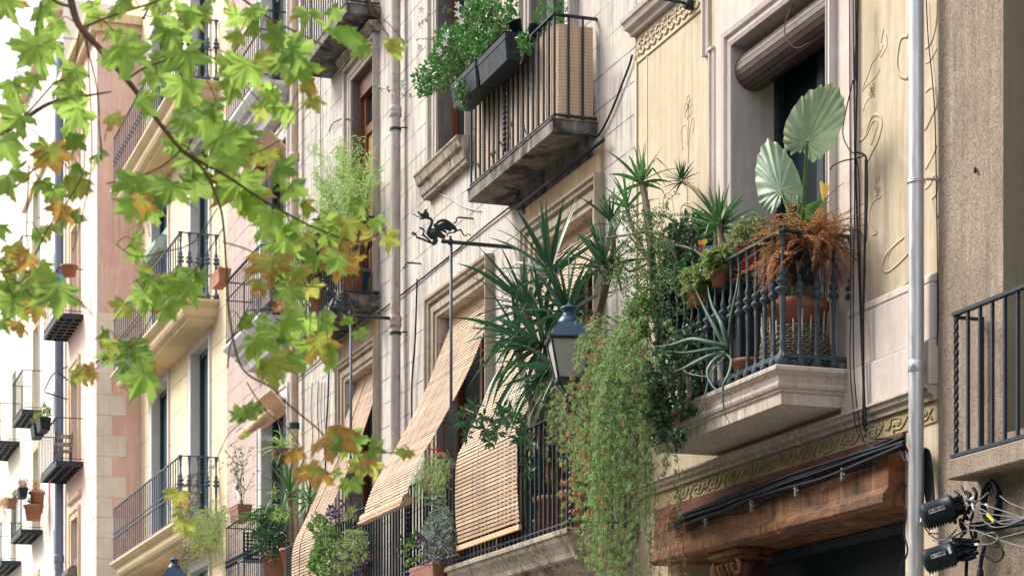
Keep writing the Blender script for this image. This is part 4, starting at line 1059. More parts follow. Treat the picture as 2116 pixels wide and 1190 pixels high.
# ================================================================ STREET LANTERNS
def lantern(pos,rot,label,arm=True,sc=1.0):
    x,y,z=pos; root=empty('street_lantern',(x,y,z),label,'street lamp','wall lanterns along the street')
    c=Vector((x,y,z)); q=math.sqrt(2)*sc
    def sq(mb,prof): return mb.lathe(c,[(r*q,zz*sc) for r,zz in prof],4,sq=True,rot=rot)
    g=MB(); sq(g,[(.112,.20),(.186,.555)]); g.build('glass_panes',m_lantglass,root)
    f=MB(); sq(f,[(.120,.165),(.124,.17),(.128,.20),(.118,.202)]); 
    for j in range(4):
        a=math.pi/2*j+math.pi/4+rot
        def P(r,zz): return c+Vector((r*q*math.cos(a),r*q*math.sin(a),zz*sc))
        f.tube([P(.117,.19),P(.192,.56)],.012*sc,4); f.tube([P(.120,.17),P(.035,.06)],.008*sc,4)
    sq(f,[(.19,.55),(.215,.56),(.218,.575),(.20,.58)]); f.build('frame',m_lantd,root)
    r_=MB(); sq(r_,[(.20,.58),(.195,.59),(.118,.725),(.0,.726)]); r_.build('roof',m_lant,root)
    v=MB().lathe(c,[(a*sc,b*sc) for a,b in ((.112,.726),(.112,.735),(.10,.77),(.075,.80),(.06,.81),(.058,.85),(.09,.87),(.09,.88),(.05,.9),(.02,.905),(.012,.93),(.0,.935))],16); v.build('chimney_cap',m_lant,root,True)
    fl=MB()
    for j in range(4):
        a=math.pi/2*j+math.pi/4+rot; 
        p=c+Vector((.205*q*math.cos(a),.205*q*math.sin(a),.58*sc)); fl.lathe(p,[(.004,0),(.012,.012),(.004,.03)],6)
    b=MB().lathe(c,[(.03*sc,-.12*sc),(.04*sc,-.10*sc),(.034*sc,.03*sc),(.045*sc,.06*sc)],10)
    fl.build('finial',m_lantd,root,True)
    if arm:
        b.tube([(x,y,z-.05),(x,y+.5,z-.03),(x,-.0,z-.03)],.022,8); b.tube(spline([(x,y+.05,z-.10),(x,y+.18,z-.22),(x,y+.38,z-.2),(x,y+.48,z-.05)],6),.014,6)
        b.lathe((x,y+.34,z-.19),[(.02,0),(.05,.02),(.055,.1),(.03,.13)],10)
    b.build('bracket',m_lantd,root,True)
lp=W(1176,826,7.35+CAMY); lantern((lp.x,lp.y,lp.z),-TH+.10,'blue roofed street lantern with frosted panes below the large yucca')
lp=W(360,1262,6.6+CAMY); lantern((lp.x,lp.y,lp.z),-TH+.20,'blue lantern top just visible at the bottom edge under the yellow balcony',sc=.98)
# ================================================================ CABLES
def cable(pts,r,label,cat='cable',mat=None,group=None,n=8,name='cable'):
    o=MB().tube(spline(pts,n),r,5).build(name,mat or m_cable,None,True); return tag(o,label,cat,group)
def wpts(P,y): return [W(a,b,y) for a,b in P]
mb=MB()
vs_=[(1758,[0]),(1766,[0]),(1772,[1]),(1779,[1])]
mb.tube(spline(wpts([(1755,-20),(1756,200),(1757,400),(1758,620),(1757,760),(1768,880),(1786,915)],-.11),8),.0065*.7,5)
mb.tube(spline(wpts([(1763,-20),(1764,180),(1766,360),(1764,560),(1764,750),(1776,880),(1788,915)],-.12),8),.0075*.7,5)
mb.tube(spline(wpts([(1768,-20),(1768,150),(1762,170),(1746,240),(1742,280),(1755,310),(1768,325),(1775,380),(1778,560),(1782,700),(1783,880)],-.13),8),.0075*.7,5)
mb.tube(spline(wpts([(1772,0),(1771,160),(1768,330),(1773,500),(1780,700),(1788,900)],-.115),8),.009,5)
mb.tube(spline(wpts([(1774,-10),(1772,60),(1766,130),(1766,300)],-.12),8),.006,5)
mb.tube(spline(wpts([(1789,330),(1788,450),(1786,560),(1784,650),(1785,800),(1790,880)],-.13),8),.010,6)
mb.tube(spline(wpts([(1770,315),(1785,320),(1791,335),(1792,400),(1789,500)],-.13),6),.009,5)
mb.tube(spline(wpts([(1716,352),(1722,342),(1745,332),(1768,328),(1785,322)],-.14),6),.006,5)
o=mb.build('cable_bundle',m_cable,None,True); tag(o,'black cables running down the cream wall beside the dry fern','cables')
mb=MB(); 
for k in range(28):
    dz=U(-.10,.11); dy=U(-.25,-.12); a=U(1380,1420)
    P=[]
    for i in range(11):
        px=a+(1868-a)*i/10; base=1083+ (px-1380)*(-(1083-912)/(488))
        P.append(W(px,base+dz*170*(.75+.25*math.sin(i*.9+k))+U(-2,2)*1.0,dy))
    mb.tube(spline(P,4),U(.008,.015),5)
o=mb.build('cable_bundle',m_cable,None,True); tag(o,'thick bundle of black cables strapped along the top of the old timber beam','cables')
mb=MB()
for px in (1458,1553,1645,1741):
    p=W(px,1083-(px-1380)*.35+22,-.24); mb.obox(p,(.012,0,0),(0,.012,0),(.0,0,.05)); mb.tube([p+Vector((-.04,0,.02)),p+Vector((.04,0,-.01))],.008,5)
o=mb.build('cable_clips',m_darkstone,None); tag(o,'small metal clips strapping the cable bundle to the timber beam','cable clip')
for k,(P,y) in enumerate((([(1786,915),(1810,925),(1840,918),(1868,905)],-.22),([(1788,918),(1820,935),(1850,925),(1866,945),(1878,965)],-.21),([(1780,880),(1800,905),(1845,905),(1872,925),(1880,950)],-.2),([(1800,925),(1830,928),(1856,925),(1872,955)],-.23))):
    cable(wpts(P,y),.009,'loose cable loops leaving the bundle next to the drainpipe',mat=m_cable,group='loose cables by the drainpipe')
# thin wire on the cream wall right of the pipe
cable(wpts([(1914,0),(1918,80),(1926,160),(1932,245),(1935,400),(1938,590),(1937,700),(1925,800),(1921,832)],-.02),.0045,'thin black wire running down beside the stucco corner',n=6)
# cable along grey wall under balconies
cable([(GXL+.1,-.03,8.52),(-33,-.03,8.55),(-30,-.03,8.57),(-27,-.02,8.60),(-25,-.03,8.62),(-22.5,-.03,8.60),(-21.6,-.03,8.66),(-20.9,-.03,9.05),(-20.72,-.03,9.2)],.012,'black cable running along the grey wall under its balconies')
o=MB().tube([(-24.2,-.10,8.50),(-21.35,-.10,8.50)],.022,8).tube([(-24.2,-.1,8.5),(-24.2,0,8.5)],.014,6).build('iron_bar',m_iron,None,True); tag(o,'round iron bar fixed over the ochre window panel','iron bar')
for px,py in ((870,545),(978,452)):
    p=W(px,py,0); o=MB().tube([(p.x,-.0,p.z),(p.x,-.20,p.z+.0),(p.x,-.22,p.z-.02),(p.x,-.23,p.z-.07),(p.x,-.26,p.z-.075)],.011,6).build('iron_hook',m_iron,None); tag(o,'black iron wall hook '+('left of the dragon rod' if px<900 else 'above the dragon arm'),'hook')
cable(wpts([(862,576),(858,700),(851,800),(852,905)],-.06),.013,'thick black cable running down the grey wall right of the weathered pipe')
cable(wpts([(900,397),(930,410),(960,428),(993,436)],-.02),.007,'pale loose cord hanging on the grey wall above the dragon',mat=m_cord)
for a,b,w in ((645,930,.006),(658,935,.008),(665,925,.006),(672,940,.006)):
    cable(wpts([(a,790),(a-2,850),(a+1,900),(a-2,b)],-.02),w,'thin black wires running down the wall between the beige pipe and the left blind',group='thin wires by the beige pipe',n=5)
cable(wpts([(680,520),(680,760),(674,900),(672,1000)],-.03),.014,'black cable down the grey wall left of the second dragon rod')
cable(wpts([(680,272),(688,256),(705,247),(733,247)],-.06),.009,'short black cable looping to the varnished wooden door')
cable(wpts([(664,0),(662,270),(664,400),(662,520)],-.02),.006,'thin vertical wire left of the varnished wooden door')
# ================================================================ SPLICE CLOSURES
def text(s,size,origin,ux,uz,mat,parent,off):
    cu=bpy.data.curves.new('lettering','FONT'); cu.body=s; cu.size=size; cu.align_x='CENTER'; cu.align_y='CENTER'; cu.extrude=.0006; cu.offset=.0012
    o=bpy.data.objects.new('tmp',cu); COL.objects.link(o); bpy.context.view_layer.update()
    me=bpy.data.meshes.new_from_object(o.evaluated_get(bpy.context.evaluated_depsgraph_get())); bpy.data.objects.remove(o)
    ux=nz(ux); uz=nz(uz); nn=ux.cross(uz)
    M_=Matrix((ux,uz,nn)).transposed().to_4x4(); M_.translation=Vector(origin)+nn*off
    me.transform(M_)
    q=parent; t=Vector((0,0,0))
    while q is not None: t+=q.location; q=q.parent
    me.transform(Matrix.Translation(-t)); me.materials.clear(); me.materials.append(mat)
    o=bpy.data.objects.new('lettering',me); COL.objects.link(o); o.parent=parent; return o
def closure(p0,p1,r,txt,label,tags):
    root=empty('cable_splice_box',p0,label,'cable splice box','black splice boxes')
    d=(p1-p0); L=d.length; d.normalize(); q=Vector((0,0,1)).rotation_difference(d).to_matrix()
    prof=[(r*.55,-.012),(r*.9,0),(r,.015),(r,L*.15),(r*1.0,L*.5),(r,L*.86),(r*1.06,L*.87),(r*1.06,L*.93),(r*.97,L*.95),(r*.95,L),(.01,L*1.01)]
    MB().lathe(p0,prof,26,axis=q).build('body',m_black,root,True)
    # ribs along the side and ports on the end
    mb=MB()
    up=Vector((0,0,1))-d*d.z; up.normalize(); out=d.cross(up); 
    if out.y>0: out=-out
    for s in (-1.0,):
        for k in range(10):
            c=p0+d*(L*(.06+.09*k))+up*s*r; mb.obox(c,d*.005,up*.012,out*.03)
    for k in range(9):
        a=2*math.pi*k/9; rr=r*.62 if k%2 else r*.3
        c=p1+(up*math.cos(a)+out*math.sin(a))*rr
        mb.tube([c-d*.01,c+d*.05],.019,8); mb.tube([c+d*.05,c+d*.075],.013,8)
    mb.build('ports',m_black,root,True)
    # labels on the street side
    for s,w_,h_,f in tags:
        nn=nz(out*1.0+up*f); sd=nn.cross(d); sd=sd if sd.z>0 else -sd
        c=p0+d*(L*s)+nn*(r*1.012)
        lb=MB().obox(c,d*w_*.5,sd*h_*.5,nn*.0015).build('label',m_label,root)
        if w_>.1: text(txt,h_*1.02,c,d,sd,m_ink,lb,.004)
    return d
closure(W(1908,1068,-.42),W(1972,1046,-.22),.094,'29-083408','black cable splice box numbered 29-083408, the upper of the two',[(.43,.125,.030,.12)])
closure(W(1911,1160,-.42),W(1974,1140,-.22),.086,'0-65489','black cable splice box numbered 0-65489, the lower of the two',[(.42,.105,.030,.15),(.80,.020,.055,.25)])
def zc8(u,v,y): return W(1860+u/5.668,980+v/5.668,y)
CB=[
 ([(700,320),(800,300),(900,380),(1000,430),(1150,560),(1250,575),(1350,545),(1500,500)],.0055,m_cablel),
 ([(860,430),(1000,460),(1200,480),(1350,500),(1500,510)],.005,m_cablel),
 ([(760,280),(900,320),(1060,380),(1250,440),(1400,490),(1520,520)],.005,m_cablel),
 ([(700,545),(780,585),(900,600),(1050,570),(1250,535),(1500,505)],.0055,m_cablel),
 ([(900,450),(1000,560),(1100,615),(1250,600),(1400,540),(1520,500)],.005,m_cablel),
 ([(380,770),(520,760),(640,720),(760,660),(880,655),(1000,700),(1140,755),(1300,810),(1520,870)],.006,m_cablel),
 ([(940,815),(1040,815),(1130,775),(1140,720),(1080,680),(960,715),(900,760)],.005,m_cablel),
 ([(1150,750),(1300,710),(1500,660)],.006,m_cablel),
 ([(1170,250),(1280,330),(1400,380),(1520,420)],.005,m_cablel),
 ([(800,370),(900,320),(980,260),(1030,210)],.006,m_cablel),
 ([(1110,770),(1160,830),(1210,920),(1170,1000),(1090,1010),(960,920)],.008,m_cable),
 ([(1100,780),(1130,850),(1040,840)],.006,m_cable),
 ([(990,830),(960,950),(940,1100),(930,1250)],.016,m_cable),
 ([(780,1000),(775,1100),(770,1250)],.014,m_cable),
 ([(440,690),(340,680),(280,600),(230,560),(180,560),(190,480),(250,465)],.006,m_cable),
 ([(330,690),(430,750),(560,740),(660,640)],.006,m_cable),
]
mb=MB()
for P,r,m in CB:
    if m is m_cablel: mb.tube(spline([zc8(a,b,-.20+.02*math.sin(a)) for a,b in P],6),r,5)
o=mb.build('wires',m_cablel,None,True); tag(o,'tangle of thin grey wires fanning right from the splice boxes','wires')
mb=MB()
for P,r,m in CB:
    if m is m_cable: mb.tube(spline([zc8(a,b,-.14+.02*math.sin(a)) for a,b in P],6),r,5)
for k in range(14):
    a=U(600,900); b=U(160,700); mb.tube(spline([zc8(a,b,-.15),zc8(a+U(-60,60),b+U(40,90),-.18),zc8(a+U(-80,90),b+U(90,220),-.13)],4),U(.008,.016),6)
for k in range(10): 
    mb.tube(spline([zc8(640+U(-30,30),760+k*24,-.2),zc8(760+U(-30,50),770+k*24,-.17),zc8(880+U(-40,40),790+k*18,-.13)],4),U(.008,.02),6)
for k in range(9): mb.tube(spline([zc8(850,610+U(-40,50),-.08),zc8(1100,590+U(-30,50),-.08),zc8(1550,560+U(-50,30),-.08)],4),U(.01,.018),5)
mb.tube([zc8(715,130,-.15),zc8(745,190,-.14),zc8(770,240,-.12)],.006,5)
mb.lathe(zc8(938,1130,-.16),[(.02,-.12),(.026,-.1),(.026,0),(.012,.03)],10)
o=mb.build('black_wires',m_cable,None,True); tag(o,'knot of thick black leads plugged into the two splice boxes','wires')
mb=MB(); c=zc8(1110,360,-.10)
for k in range(7):
    pts=[]
    for i in range(29):
        a=2*math.pi*i/28; pts.append(c+Vector((.055*math.cos(a)*1.9,-.03+.02*math.sin(k),.145*math.sin(a)+.006*k))+rv(.004))
    mb.tube(pts,.010,5)
o=mb.build('cable_coil',m_cable,None,True); tag(o,'coil of spare black cable on the stucco wall behind the splice boxes','cable coil')
for (a,b,an) in ((850,375,-1.0),(1015,360,-.5),(840,275,.2),(250,515,.9),(895,815,-.1)):
    p=zc8(a,b,-.21); d=Vector((math.cos(an),0,math.sin(an))); s=Vector((-math.sin(an),0,math.cos(an)))
    o=MB().obox(p,d*.026,s*.008,Vector((0,.002,0))).build('cable_tag',m_label,None); tag(o,'small white tag tied to a cable near the splice boxes','cable tag','white cable tags')
p=zc8(1055,505,-.22); o=MB().obox(p,Vector((.075,0,-.05)).normalized()*.055,Vector((.05,0,.075)).normalized()*.010,Vector((0,.002,0))).build('cable_tag',m_yel,None); tag(o,'yellow tag among the wires right of the upper splice box','cable tag')
# cables going up behind the pipe
mb=MB()
for k in range(5):
    mb.tube(spline([W(1880+k*4,915+k*3,-.10),W(1905+k*3,930,-.08),W(1908+k*4,960,-.08),W(1912+k*4,1010,-.08),W(1918+k*3,1048,-.1)],6),.012,5)
mb.tube(spline([W(1872,1000,-.1),W(1866,1030,-.1),W(1872,1060,-.1),W(1868,1100,-.1),W(1875,1140,-.1),W(1858,1180,-.1),W(1856,1230,-.1)],6),.008,5)
o=mb.build('cable_bundle',m_cable,None,True); tag(o,'black cables dropping behind the steel drainpipe to the splice boxes','cables')
p=W(1428,10,-.02); o=MB().tube([p,p+Vector((0,-.30,.02))],.013,6).lathe(p+Vector((0,-.02,0)),[(.02,-.045),(.05,-.04),(.055,0),(.05,.04),(.02,.045)],10,axis=Matrix.Rotation(math.pi/2,3,'X')).build('iron_hook',m_iron,None,True); tag(o,'black iron ring bracket on the scroll frieze at the top edge','hook')
# ================================================================ PLANTS AND POTS
FL=5.09
def stempath(mb,pts,r,n=8): mb.tube(spline(pts,5),r,n)
def trunked(root,pts,r,mat=None):
    mb=MB(); P=spline(pts,6); mb.tube(P,[r*(1+.12*math.sin(i*2.1)) for i in range(len(P))],8); mb.build('trunk',mat or m_bark,root,True)
# --- cream balcony: slender yucca with two heads
h=W(1326,372,-.50); h2=W(1296,425,-.62)
root=pot('potted_yucca',(-18.5,-.42,FL),.17,.30,m_terra,'tall slender yucca with an open head against the left edge of the cream wall','yucca')
trunked(root,[(-18.5,-.42,FL+.2),W(1352,600,-.55),W(1346,500,-.60),W(1337,430,-.55),h+Vector((0,0,-.03))],.032,m_gnarl)
trunked(root,[W(1349,560,-.58),W(1320,500,-.62),W(1300,450,-.62),h2],.022,m_gnarl)
f=MB(); rosette(f,h,(0,.0,1),24,.44,.046,(.05,1.75),.55,kinkp=.1); rosette(f,h2,(-.2,-.2,1),16,.42,.035,(.1,1.6),.6); f.build('leaves',m_yuccal,root,True)
# small dense spiky head
h=W(1408,372,-.28)
root=pot('potted_dracaena',(-17.9,-.2,FL),.13,.24,m_terra,'small dense spiky head on a thin stem in front of the incised flower','dracaena')
trunked(root,[(-17.9,-.2,FL+.2),(-18.1,-.25,6.4),(-18.25,-.28,7.0),h],.016)
f=MB(); rosette(f,h,(0,-.1,1),58,.24,.016,(.05,2.1),.25,kinkp=0); f.build('leaves',m_yucca,root,True)
# spiky yucca over the railing
h=W(1486,462,-.42)
pz_=W(1500,600,-.42)
root=pot('potted_yucca',(pz_.x,-.42,pz_.z-.02),.16,.26,m_terra,'bright spiky yucca rising from a terracotta pot tied to the balusters','yucca')
trunked(root,[(pz_.x,-.42,pz_.z+.2),((pz_.x+h.x)/2,-.42,(pz_.z+h.z)/2+.1),h],.03)
f=MB(); rosette(f,h,(0,-.05,1),46,.46,.036,(.05,1.85),.35,kinkp=.05); f.build('leaves',m_yuccal,root,True)
mb=MB(); c=(pz_.x,-.42)
for k in range(4): mb.lathe((c[0],c[1],pz_.z+.05+.045*k),[(.168,0),(.172,.008),(.168,.016)],16,cap=False)
tag(mb.build('tie_cord',plain('pink cord',(.55,.22,.18),None,.8),None),'faded pink cord wound round the terracotta pot by the railing','cord')
# stand for those raised pots
o=MB().box(pz_.x-.9,pz_.x+.5,-.56,-.26,pz_.z-.07,pz_.z-.03).box(pz_.x-.86,pz_.x-.82,-.52,-.3,FL,pz_.z-.07).box(pz_.x+.42,pz_.x+.46,-.52,-.3,FL,pz_.z-.07).build('plant_stand',m_iron,None); tag(o,'dark shelf carrying the pots behind the ornate balusters','plant stand')
# giant taro
bp=W(1640,735,-.36)
root=empty('giant_taro',(bp.x,-.36,FL),'giant taro with two huge ribbed pale green leaves in the dark doorway','taro plant')
def taroleaf(att,tip,width,nrm,bend,name='leaf'):
    att=Vector(att); tip=Vector(tip); ax=tip-att; L=ax.length; ax.normalize(); nrm=Vector(nrm); nrm=nz(nrm-ax*nrm.dot(ax)); sd=ax.cross(nrm)
    # outline: heart with back lobes; param angle 0 at tip
    mb=MB(); N=108; RNG=9; ring0=mb.V(att,0,1.0); rings=[]
    for q in range(1,RNG+1):
        t=q/RNG; ring=[]
        for j in range(N):
            a=2*math.pi*j/N; ca=math.cos(a); sa=math.sin(a)
            ab=abs((a+math.pi)%(2*math.pi)-math.pi) # 0 tip .. pi back
            if ab<2.3: rr=L*(1-.30*math.sin(ab*.68)**1.0*1.0)
            else: rr=L*.70*(1-((ab-2.3)/(math.pi-2.3))**1.6*.80)
            x=rr*ca; y=rr*sa*width/L*1.25
            if ab>1.2: x*=.62
            rib=math.cos(ab*13.0+t*1.5)
            wv=.036*L*math.sin(a*23+1)*t**4+.014*L*math.sin(a*37)*t**5
            z=-.10*L*(t*t)*(y/width)**2*2.2+bend*L*(t*ca)**2*(-.25 if ca>0 else .1)+.010*L*rib*math.sin(t*2.6)*(1-.2*t)+wv*1.2
            p=att+ax*(x*t)+sd*(y*t)+nrm*z
            vein=max(0,rib)**10*(1-.5*t); mid=1.0 if ab<.03 else 0
            ring.append(mb.V(p,t,max(vein,mid)))
        rings.append(ring)
    for j in range(N): mb.Fc(ring0,rings[0][j],rings[0][(j+1)%N])
    for q in range(RNG-1):
        for j in range(N): mb.Fc(rings[q][j],rings[q+1][j],rings[q+1][(j+1)%N],rings[q][(j+1)%N])
    return mb.build(name,m_taro,root,True)
camd=Vector((1,-.33,0))
a1=W(1612,395,-.40); a2=W(1668,292,-.45)
taroleaf(a1,W(1584,280,-.44),.205,(.85,-.45,-.1),.5)
taroleaf(a2,W(1722,184,-.47),.235,(.95,-.28,-.05),.35)
mb=MB()
mb.tube(spline([(bp.x,-.36,FL+.6),W(1640,520,-.36),W(1630,440,-.38),a1],6),[.026-.014*i/18 for i in range(19)],8)
mb.tube(spline([(bp.x,-.36,FL+.6),W(1655,500,-.36),W(1662,400,-.40),a2],6),[.028-.016*i/18 for i in range(19)],8)
mb.tube(spline([(bp.x,-.36,FL+.6),W(1648,500,-.36),W(1650,420,-.36),W(1646,405,-.36)],6),[.022-.014*i/18 for i in range(19)],8)
mb.build('stalks',m_yuccal,root,True)
f=MB(); sword(f,W(1703,380,-.33),nz(Vector((.5,-.3,-.3))),.26,.11,1.6,6,rnd=.9)
f.build('yellow_leaf',m_yel if False else leafmat('yellowed leaf',(.65,.42,.06),(.75,.5,.1),trans=.3),root)
f=MB(); oval(f,W(1660,480,-.30),nz(Vector((.1,.3,.6))),.32,.26,up=camd,rnd=.5); oval(f,W(1665,470,-.25),nz(Vector((.2,.3,.5))),.3,.22,up=camd,rnd=.8)
f.build('leaf',m_mand,root)
# terracotta pot in woven basket
c=Vector((-16.42,-.32,FL))
root=empty('terracotta_pot',c,'large terracotta pot standing in a dark woven basket behind the corner balusters','plant pot')
MB().lathe(c+Vector((0,0,.02)),[(.17,0),(.235,.52),(.27,.52),(.275,.60),(.245,.60),(.235,.54),(.01,.53)],22).build('pot',m_terra,root,True)
root=empty('woven_basket',c,'dark woven wicker basket with upright stakes on the stone balcony floor','basket')
mb=MB()
for k in range(17):
    r=.26+.025*math.sin(k*.18+.3); pts=[]
    for i in range(49):
        a=2*math.pi*i/48; rr=r+.010*(1 if (i+k)%2 else -1); pts.append(c+Vector((rr*math.cos(a),rr*math.sin(a),.012+k*.0235)))
    mb.tube(pts,.0105,4,cap=False)
mb.build('weave',m_wicker,root)
mb=MB()
for i in range(24):
    a=2*math.pi*i/24; mb.tube([c+Vector((.26*math.cos(a),.26*math.sin(a),.0)),c+Vector((.285*math.cos(a),.285*math.sin(a),.42+U(0,.1)))],.006,4)
mb.build('stakes',m_cord,root)
# green bowl
g=W(1692,735,-.2); root=pot('glazed_bowl',(g.x-.03,-.16,FL+.0),.10,.14,m_grn,'green glazed bowl on the balcony floor near the wall','bowl')
# dry fern
c=W(1655,505,-.42)
root=pot('potted_dry_fern',(c.x,-.40,c.z-.32),.15,.26,m_black,'withered orange brown fern spilling over the corner of the ornate railing','fern')
f=MB(); st_=MB()
for k in range(190):
    a=U(0,2*math.pi); el=U(-.6,1.1); d=Vector((math.cos(a)*math.cos(el),math.sin(a)*math.cos(el)-.12,math.sin(el)))
    L_=U(.32,.56); dr=U(.5,2.4)
    if d.y>.3: d.y*=.5
    P=frond(f,c+Vector((U(-.34,.22),U(-.10,.28),U(-.08,.10))),d,L_,U(.035,.06),dr,24,wd=.36,curl=1.6); st_.tube(P[::3]+[P[-1]],.0028,3)
for k in range(14): # long hanging and right reaching fronds
    if k<7: d=Vector((U(.2,.6),U(.3,1),U(.1,.5)))
    else: d=Vector((U(-.4,.4),-.5,U(-.2,.2)))
    P=frond(f,c+rv(.08),d,U(.5,.62),.06,U(.8,1.2) if k<7 else 2.6,22,wd=.34,curl=.5); st_.tube(P[::3]+[P[-1]],.0028,3)
f.build('fronds',m_dry,root); st_.build('stems',m_twig,root)
# creeping small leaved plant left of the fern
def cloud(name,c,ext,n,ll,lw,mat,label,cat,potr=.12,potm=None,poth=.2,stems=True,group=None,potz=None):
    c=Vector(c); potm=potm or m_terra
    root=pot(name,(c.x,c.y,(potz if potz is not None else c.z-ext[2]-poth*.8)),potr,poth,potm,label,cat,group)
    f=MB(); s=MB(); base=Vector((c.x,c.y,(potz+poth*.9) if potz is not None else c.z-ext[2]*.9))
    for k in range(n):
        t=Vector((U(-1,1)*ext[0],U(-1,1)*ext[1],U(-1,1)*ext[2]))
        if (t.x/ext[0])**2+(t.y/ext[1])**2+(t.z/ext[2])**2>1.25: t*=.7
        tip=c+t; mid=base.lerp(tip,.5)+rv(.06*ext[0]/.15)+Vector((0,0,.03)); P=spline([base+rv(.02),mid,tip],4)
        s.tube(P,.003,3)
        for p in P[3:]:
            for q in range(3): oval(f,p+rv(.012),nz(rv()+Vector((0,-.2,.3))),ll*U(.7,1.2),lw*U(.8,1.2))
    f.build('leaves',mat,root); s.build('stems',m_twig,root); return root
c=W(1548,492,-.5); cloud('potted_creeper',c,(.34,.14,.14),150,.028,.02,m_var,'fine leaved pale creeper between the red pot and the dry fern','creeper',.11,m_redp,.2,potz=c.z-.26)
c=W(1440,582,-.66); cloud('potted_succulent',c,(.22,.10,.14),80,.055,.04,m_var,'pale yellow green succulent hanging over the rail of the stone balcony','succulent',.10,m_terra,.16,potz=c.z-.22)
c=W(1486,545,-.64); cloud('potted_coleus',c,(.20,.08,.12),50,.075,.05,m_var,'variegated light leaves in front of the pinwheel','houseplant',.08,m_brownp,.14,potz=c.z-.2)
c=W(1420,495,-.35); cloud('potted_jade',c,(.44,.2,.22),170,.06,.042,m_jade,'dark glossy round leaved shrub behind the rail under the spiky yucca','shrub',.14,m_terra,.22,potz=FL+.3)
# pinwheel
pc=W(1455,508,-.62)
root=empty('toy_pinwheel',pc,'colourful toy pinwheel stuck among the pots','pinwheel')
MB().tube([pc,pc+Vector((0,.0,-.5))],.006,5).build('stick',m_cord,root)
for k,(m) in enumerate((m_yel,m_ora,m_mag,m_blu)):
    a=math.radians((70,130,215,330)[k]); u=Vector((.33*math.cos(a),.94*math.cos(a),math.sin(a))); v=Vector((-.33*math.sin(a),-.94*math.sin(a),math.cos(a))); e=.075 if k==3 else .06
    f=MB(); f.prismz; p=[pc,pc+u*e*.7-v*e*.3,pc+u*e*1.15,pc+u*e*.75+v*e*.5]; q=[x+Vector((-.012,.003,0)) for x in p]
    i=[f.V(x) for x in p]; j=[f.V(x) for x in q]; f.Fc(*i); f.Fc(*j[::-1])
    for z in range(4): f.Fc(i[z],j[z],j[(z+1)%4],i[(z+1)%4])
    f.build('vane',m,root)
# blue bin behind the rail, dark boxes
root=empty('blue_bucket',(-17.9,-.42,FL),'dark blue bucket behind the ornate balusters left of the agave','bucket')
MB().lathe((-17.85,-.38,FL+.42),[(.13,0),(.17,.42),(.18,.42),(.18,.45),(.16,.45),(.15,.40),(.01,.39)],18).build('bucket',m_bluep,root,True)
# agave leaning out of the rail
c=W(1502,722,-.72)
root=pot('potted_agave',(c.x,-.50,FL),.16,.22,m_terra,'grey green agave pushing long arching leaves out between the balusters','agave')
f=MB()
def strap(pts,w,rnd,nm=None):
    w*=.60
    P=spline(pts,8); N=len(P)-1; prev=None
    for i,p in enumerate(P):
        d=nz(P[min(i+1,N)]-P[max(i-1,0)]); s=d.cross(Vector((.94,-.33,0)))
        if s.length<.1: s=d.cross(Vector((0,0,1)))
        s=nz(s); nn=nz(s.cross(d)); 
        t=i/N; ww=w*(.85+.15*math.sin(t*3))*(1-t**2.5)+.002
        a=[f.V(p+s*ww*.5+nn*ww*.20*(-1),t,rnd),f.V(p,t,rnd*.7),f.V(p-s*ww*.5-nn*ww*.20,t,rnd),f.V(p-nn*ww*-.22,t,rnd*.5)]
        if prev: 
            for q in range(4): f.Fc(prev[q],a[q],a[(q+1)%4],prev[(q+1)%4])
        prev=a
def wl(P): return [W(a,b,y) for a,b,y in P]
strap(wl([(1502,722,-.70),(1480,680,-.78),(1458,640,-.82),(1436,596,-.84)]),.075,.7)
strap(wl([(1504,715,-.70),(1492,670,-.76),(1472,630,-.74),(1462,590,-.72)]),.08,.5)
strap(wl([(1500,715,-.72),(1470,708,-.85),(1430,700,-.95),(1385,712,-1.0),(1345,716,-1.0)]),.075,.9)
strap(wl([(1500,720,-.72),(1460,722,-.85),(1410,728,-.92),(1350,722,-.95)]),.06,.4)
strap(wl([(1498,728,-.72),(1465,735,-.85),(1430,752,-.92),(1400,765,-.95),(1378,763,-.95)]),.055,.7)
strap(wl([(1498,730,-.72),(1475,745,-.86),(1462,770,-.92),(1475,800,-.92),(1500,812,-.9)]),.055,.8)
strap(wl([(1500,730,-.72),(1512,745,-.8),(1505,775,-.88),(1494,800,-.9),(1497,850,-.88),(1512,880,-.86)]),.045,.6)
strap(wl([(1496,726,-.72),(1440,745,-.85),(1415,765,-.9),(1440,775,-.9),(1480,778,-.85)]),.05,.5)
strap(wl([(1505,715,-.66),(1510,660,-.66),(1522,600,-.66),(1526,560,-.62)]),.05,.2)
strap(wl([(1500,735,-.72),(1470,770,-.8),(1455,820,-.85),(1430,880,-.86)]),.02,.9)
f.build('leaves',m_agave,root,True)
# jade plant bulging out over the slab edge
def mass(f,s,c,ext,n,ll,lw,stemr=.005,per=10,up=0.3,origin=None,rad=.05):
    for k in range(n):
        while True:
            t=Vector((U(-1,1),U(-1,1),U(-1,1)))
            if .15<t.length<1: break
        p=Vector(c)+Vector((t.x*ext[0],t.y*ext[1],t.z*ext[2])); o=Vector(origin) if origin is not None else Vector(c)
        d=nz(p-o+rv(.1)+Vector((0,0,up*.2)))
        if s is not None and R()<.6: s.tube([p-d*U(.08,.2)+rv(.02),p],stemr,3)
        for q in range(per): oval(f,p+rv(rad)*.8,nz(d*.7+rv(.9)),ll*U(.7,1.15),lw*U(.8,1.1))
root=empty('jade_plant',(-18.3,-.5,FL),'dark jade plant with round fleshy leaves tumbling over the left part of the stone slab','jade plant')
f=MB(); s=MB()
c=W(1390,790,-.85); mass(f,s,c,(.42,.22,.40),150,.05,.036)
c=W(1355,850,-.92); mass(f,s,c,(.22,.14,.28),55,.05,.036)
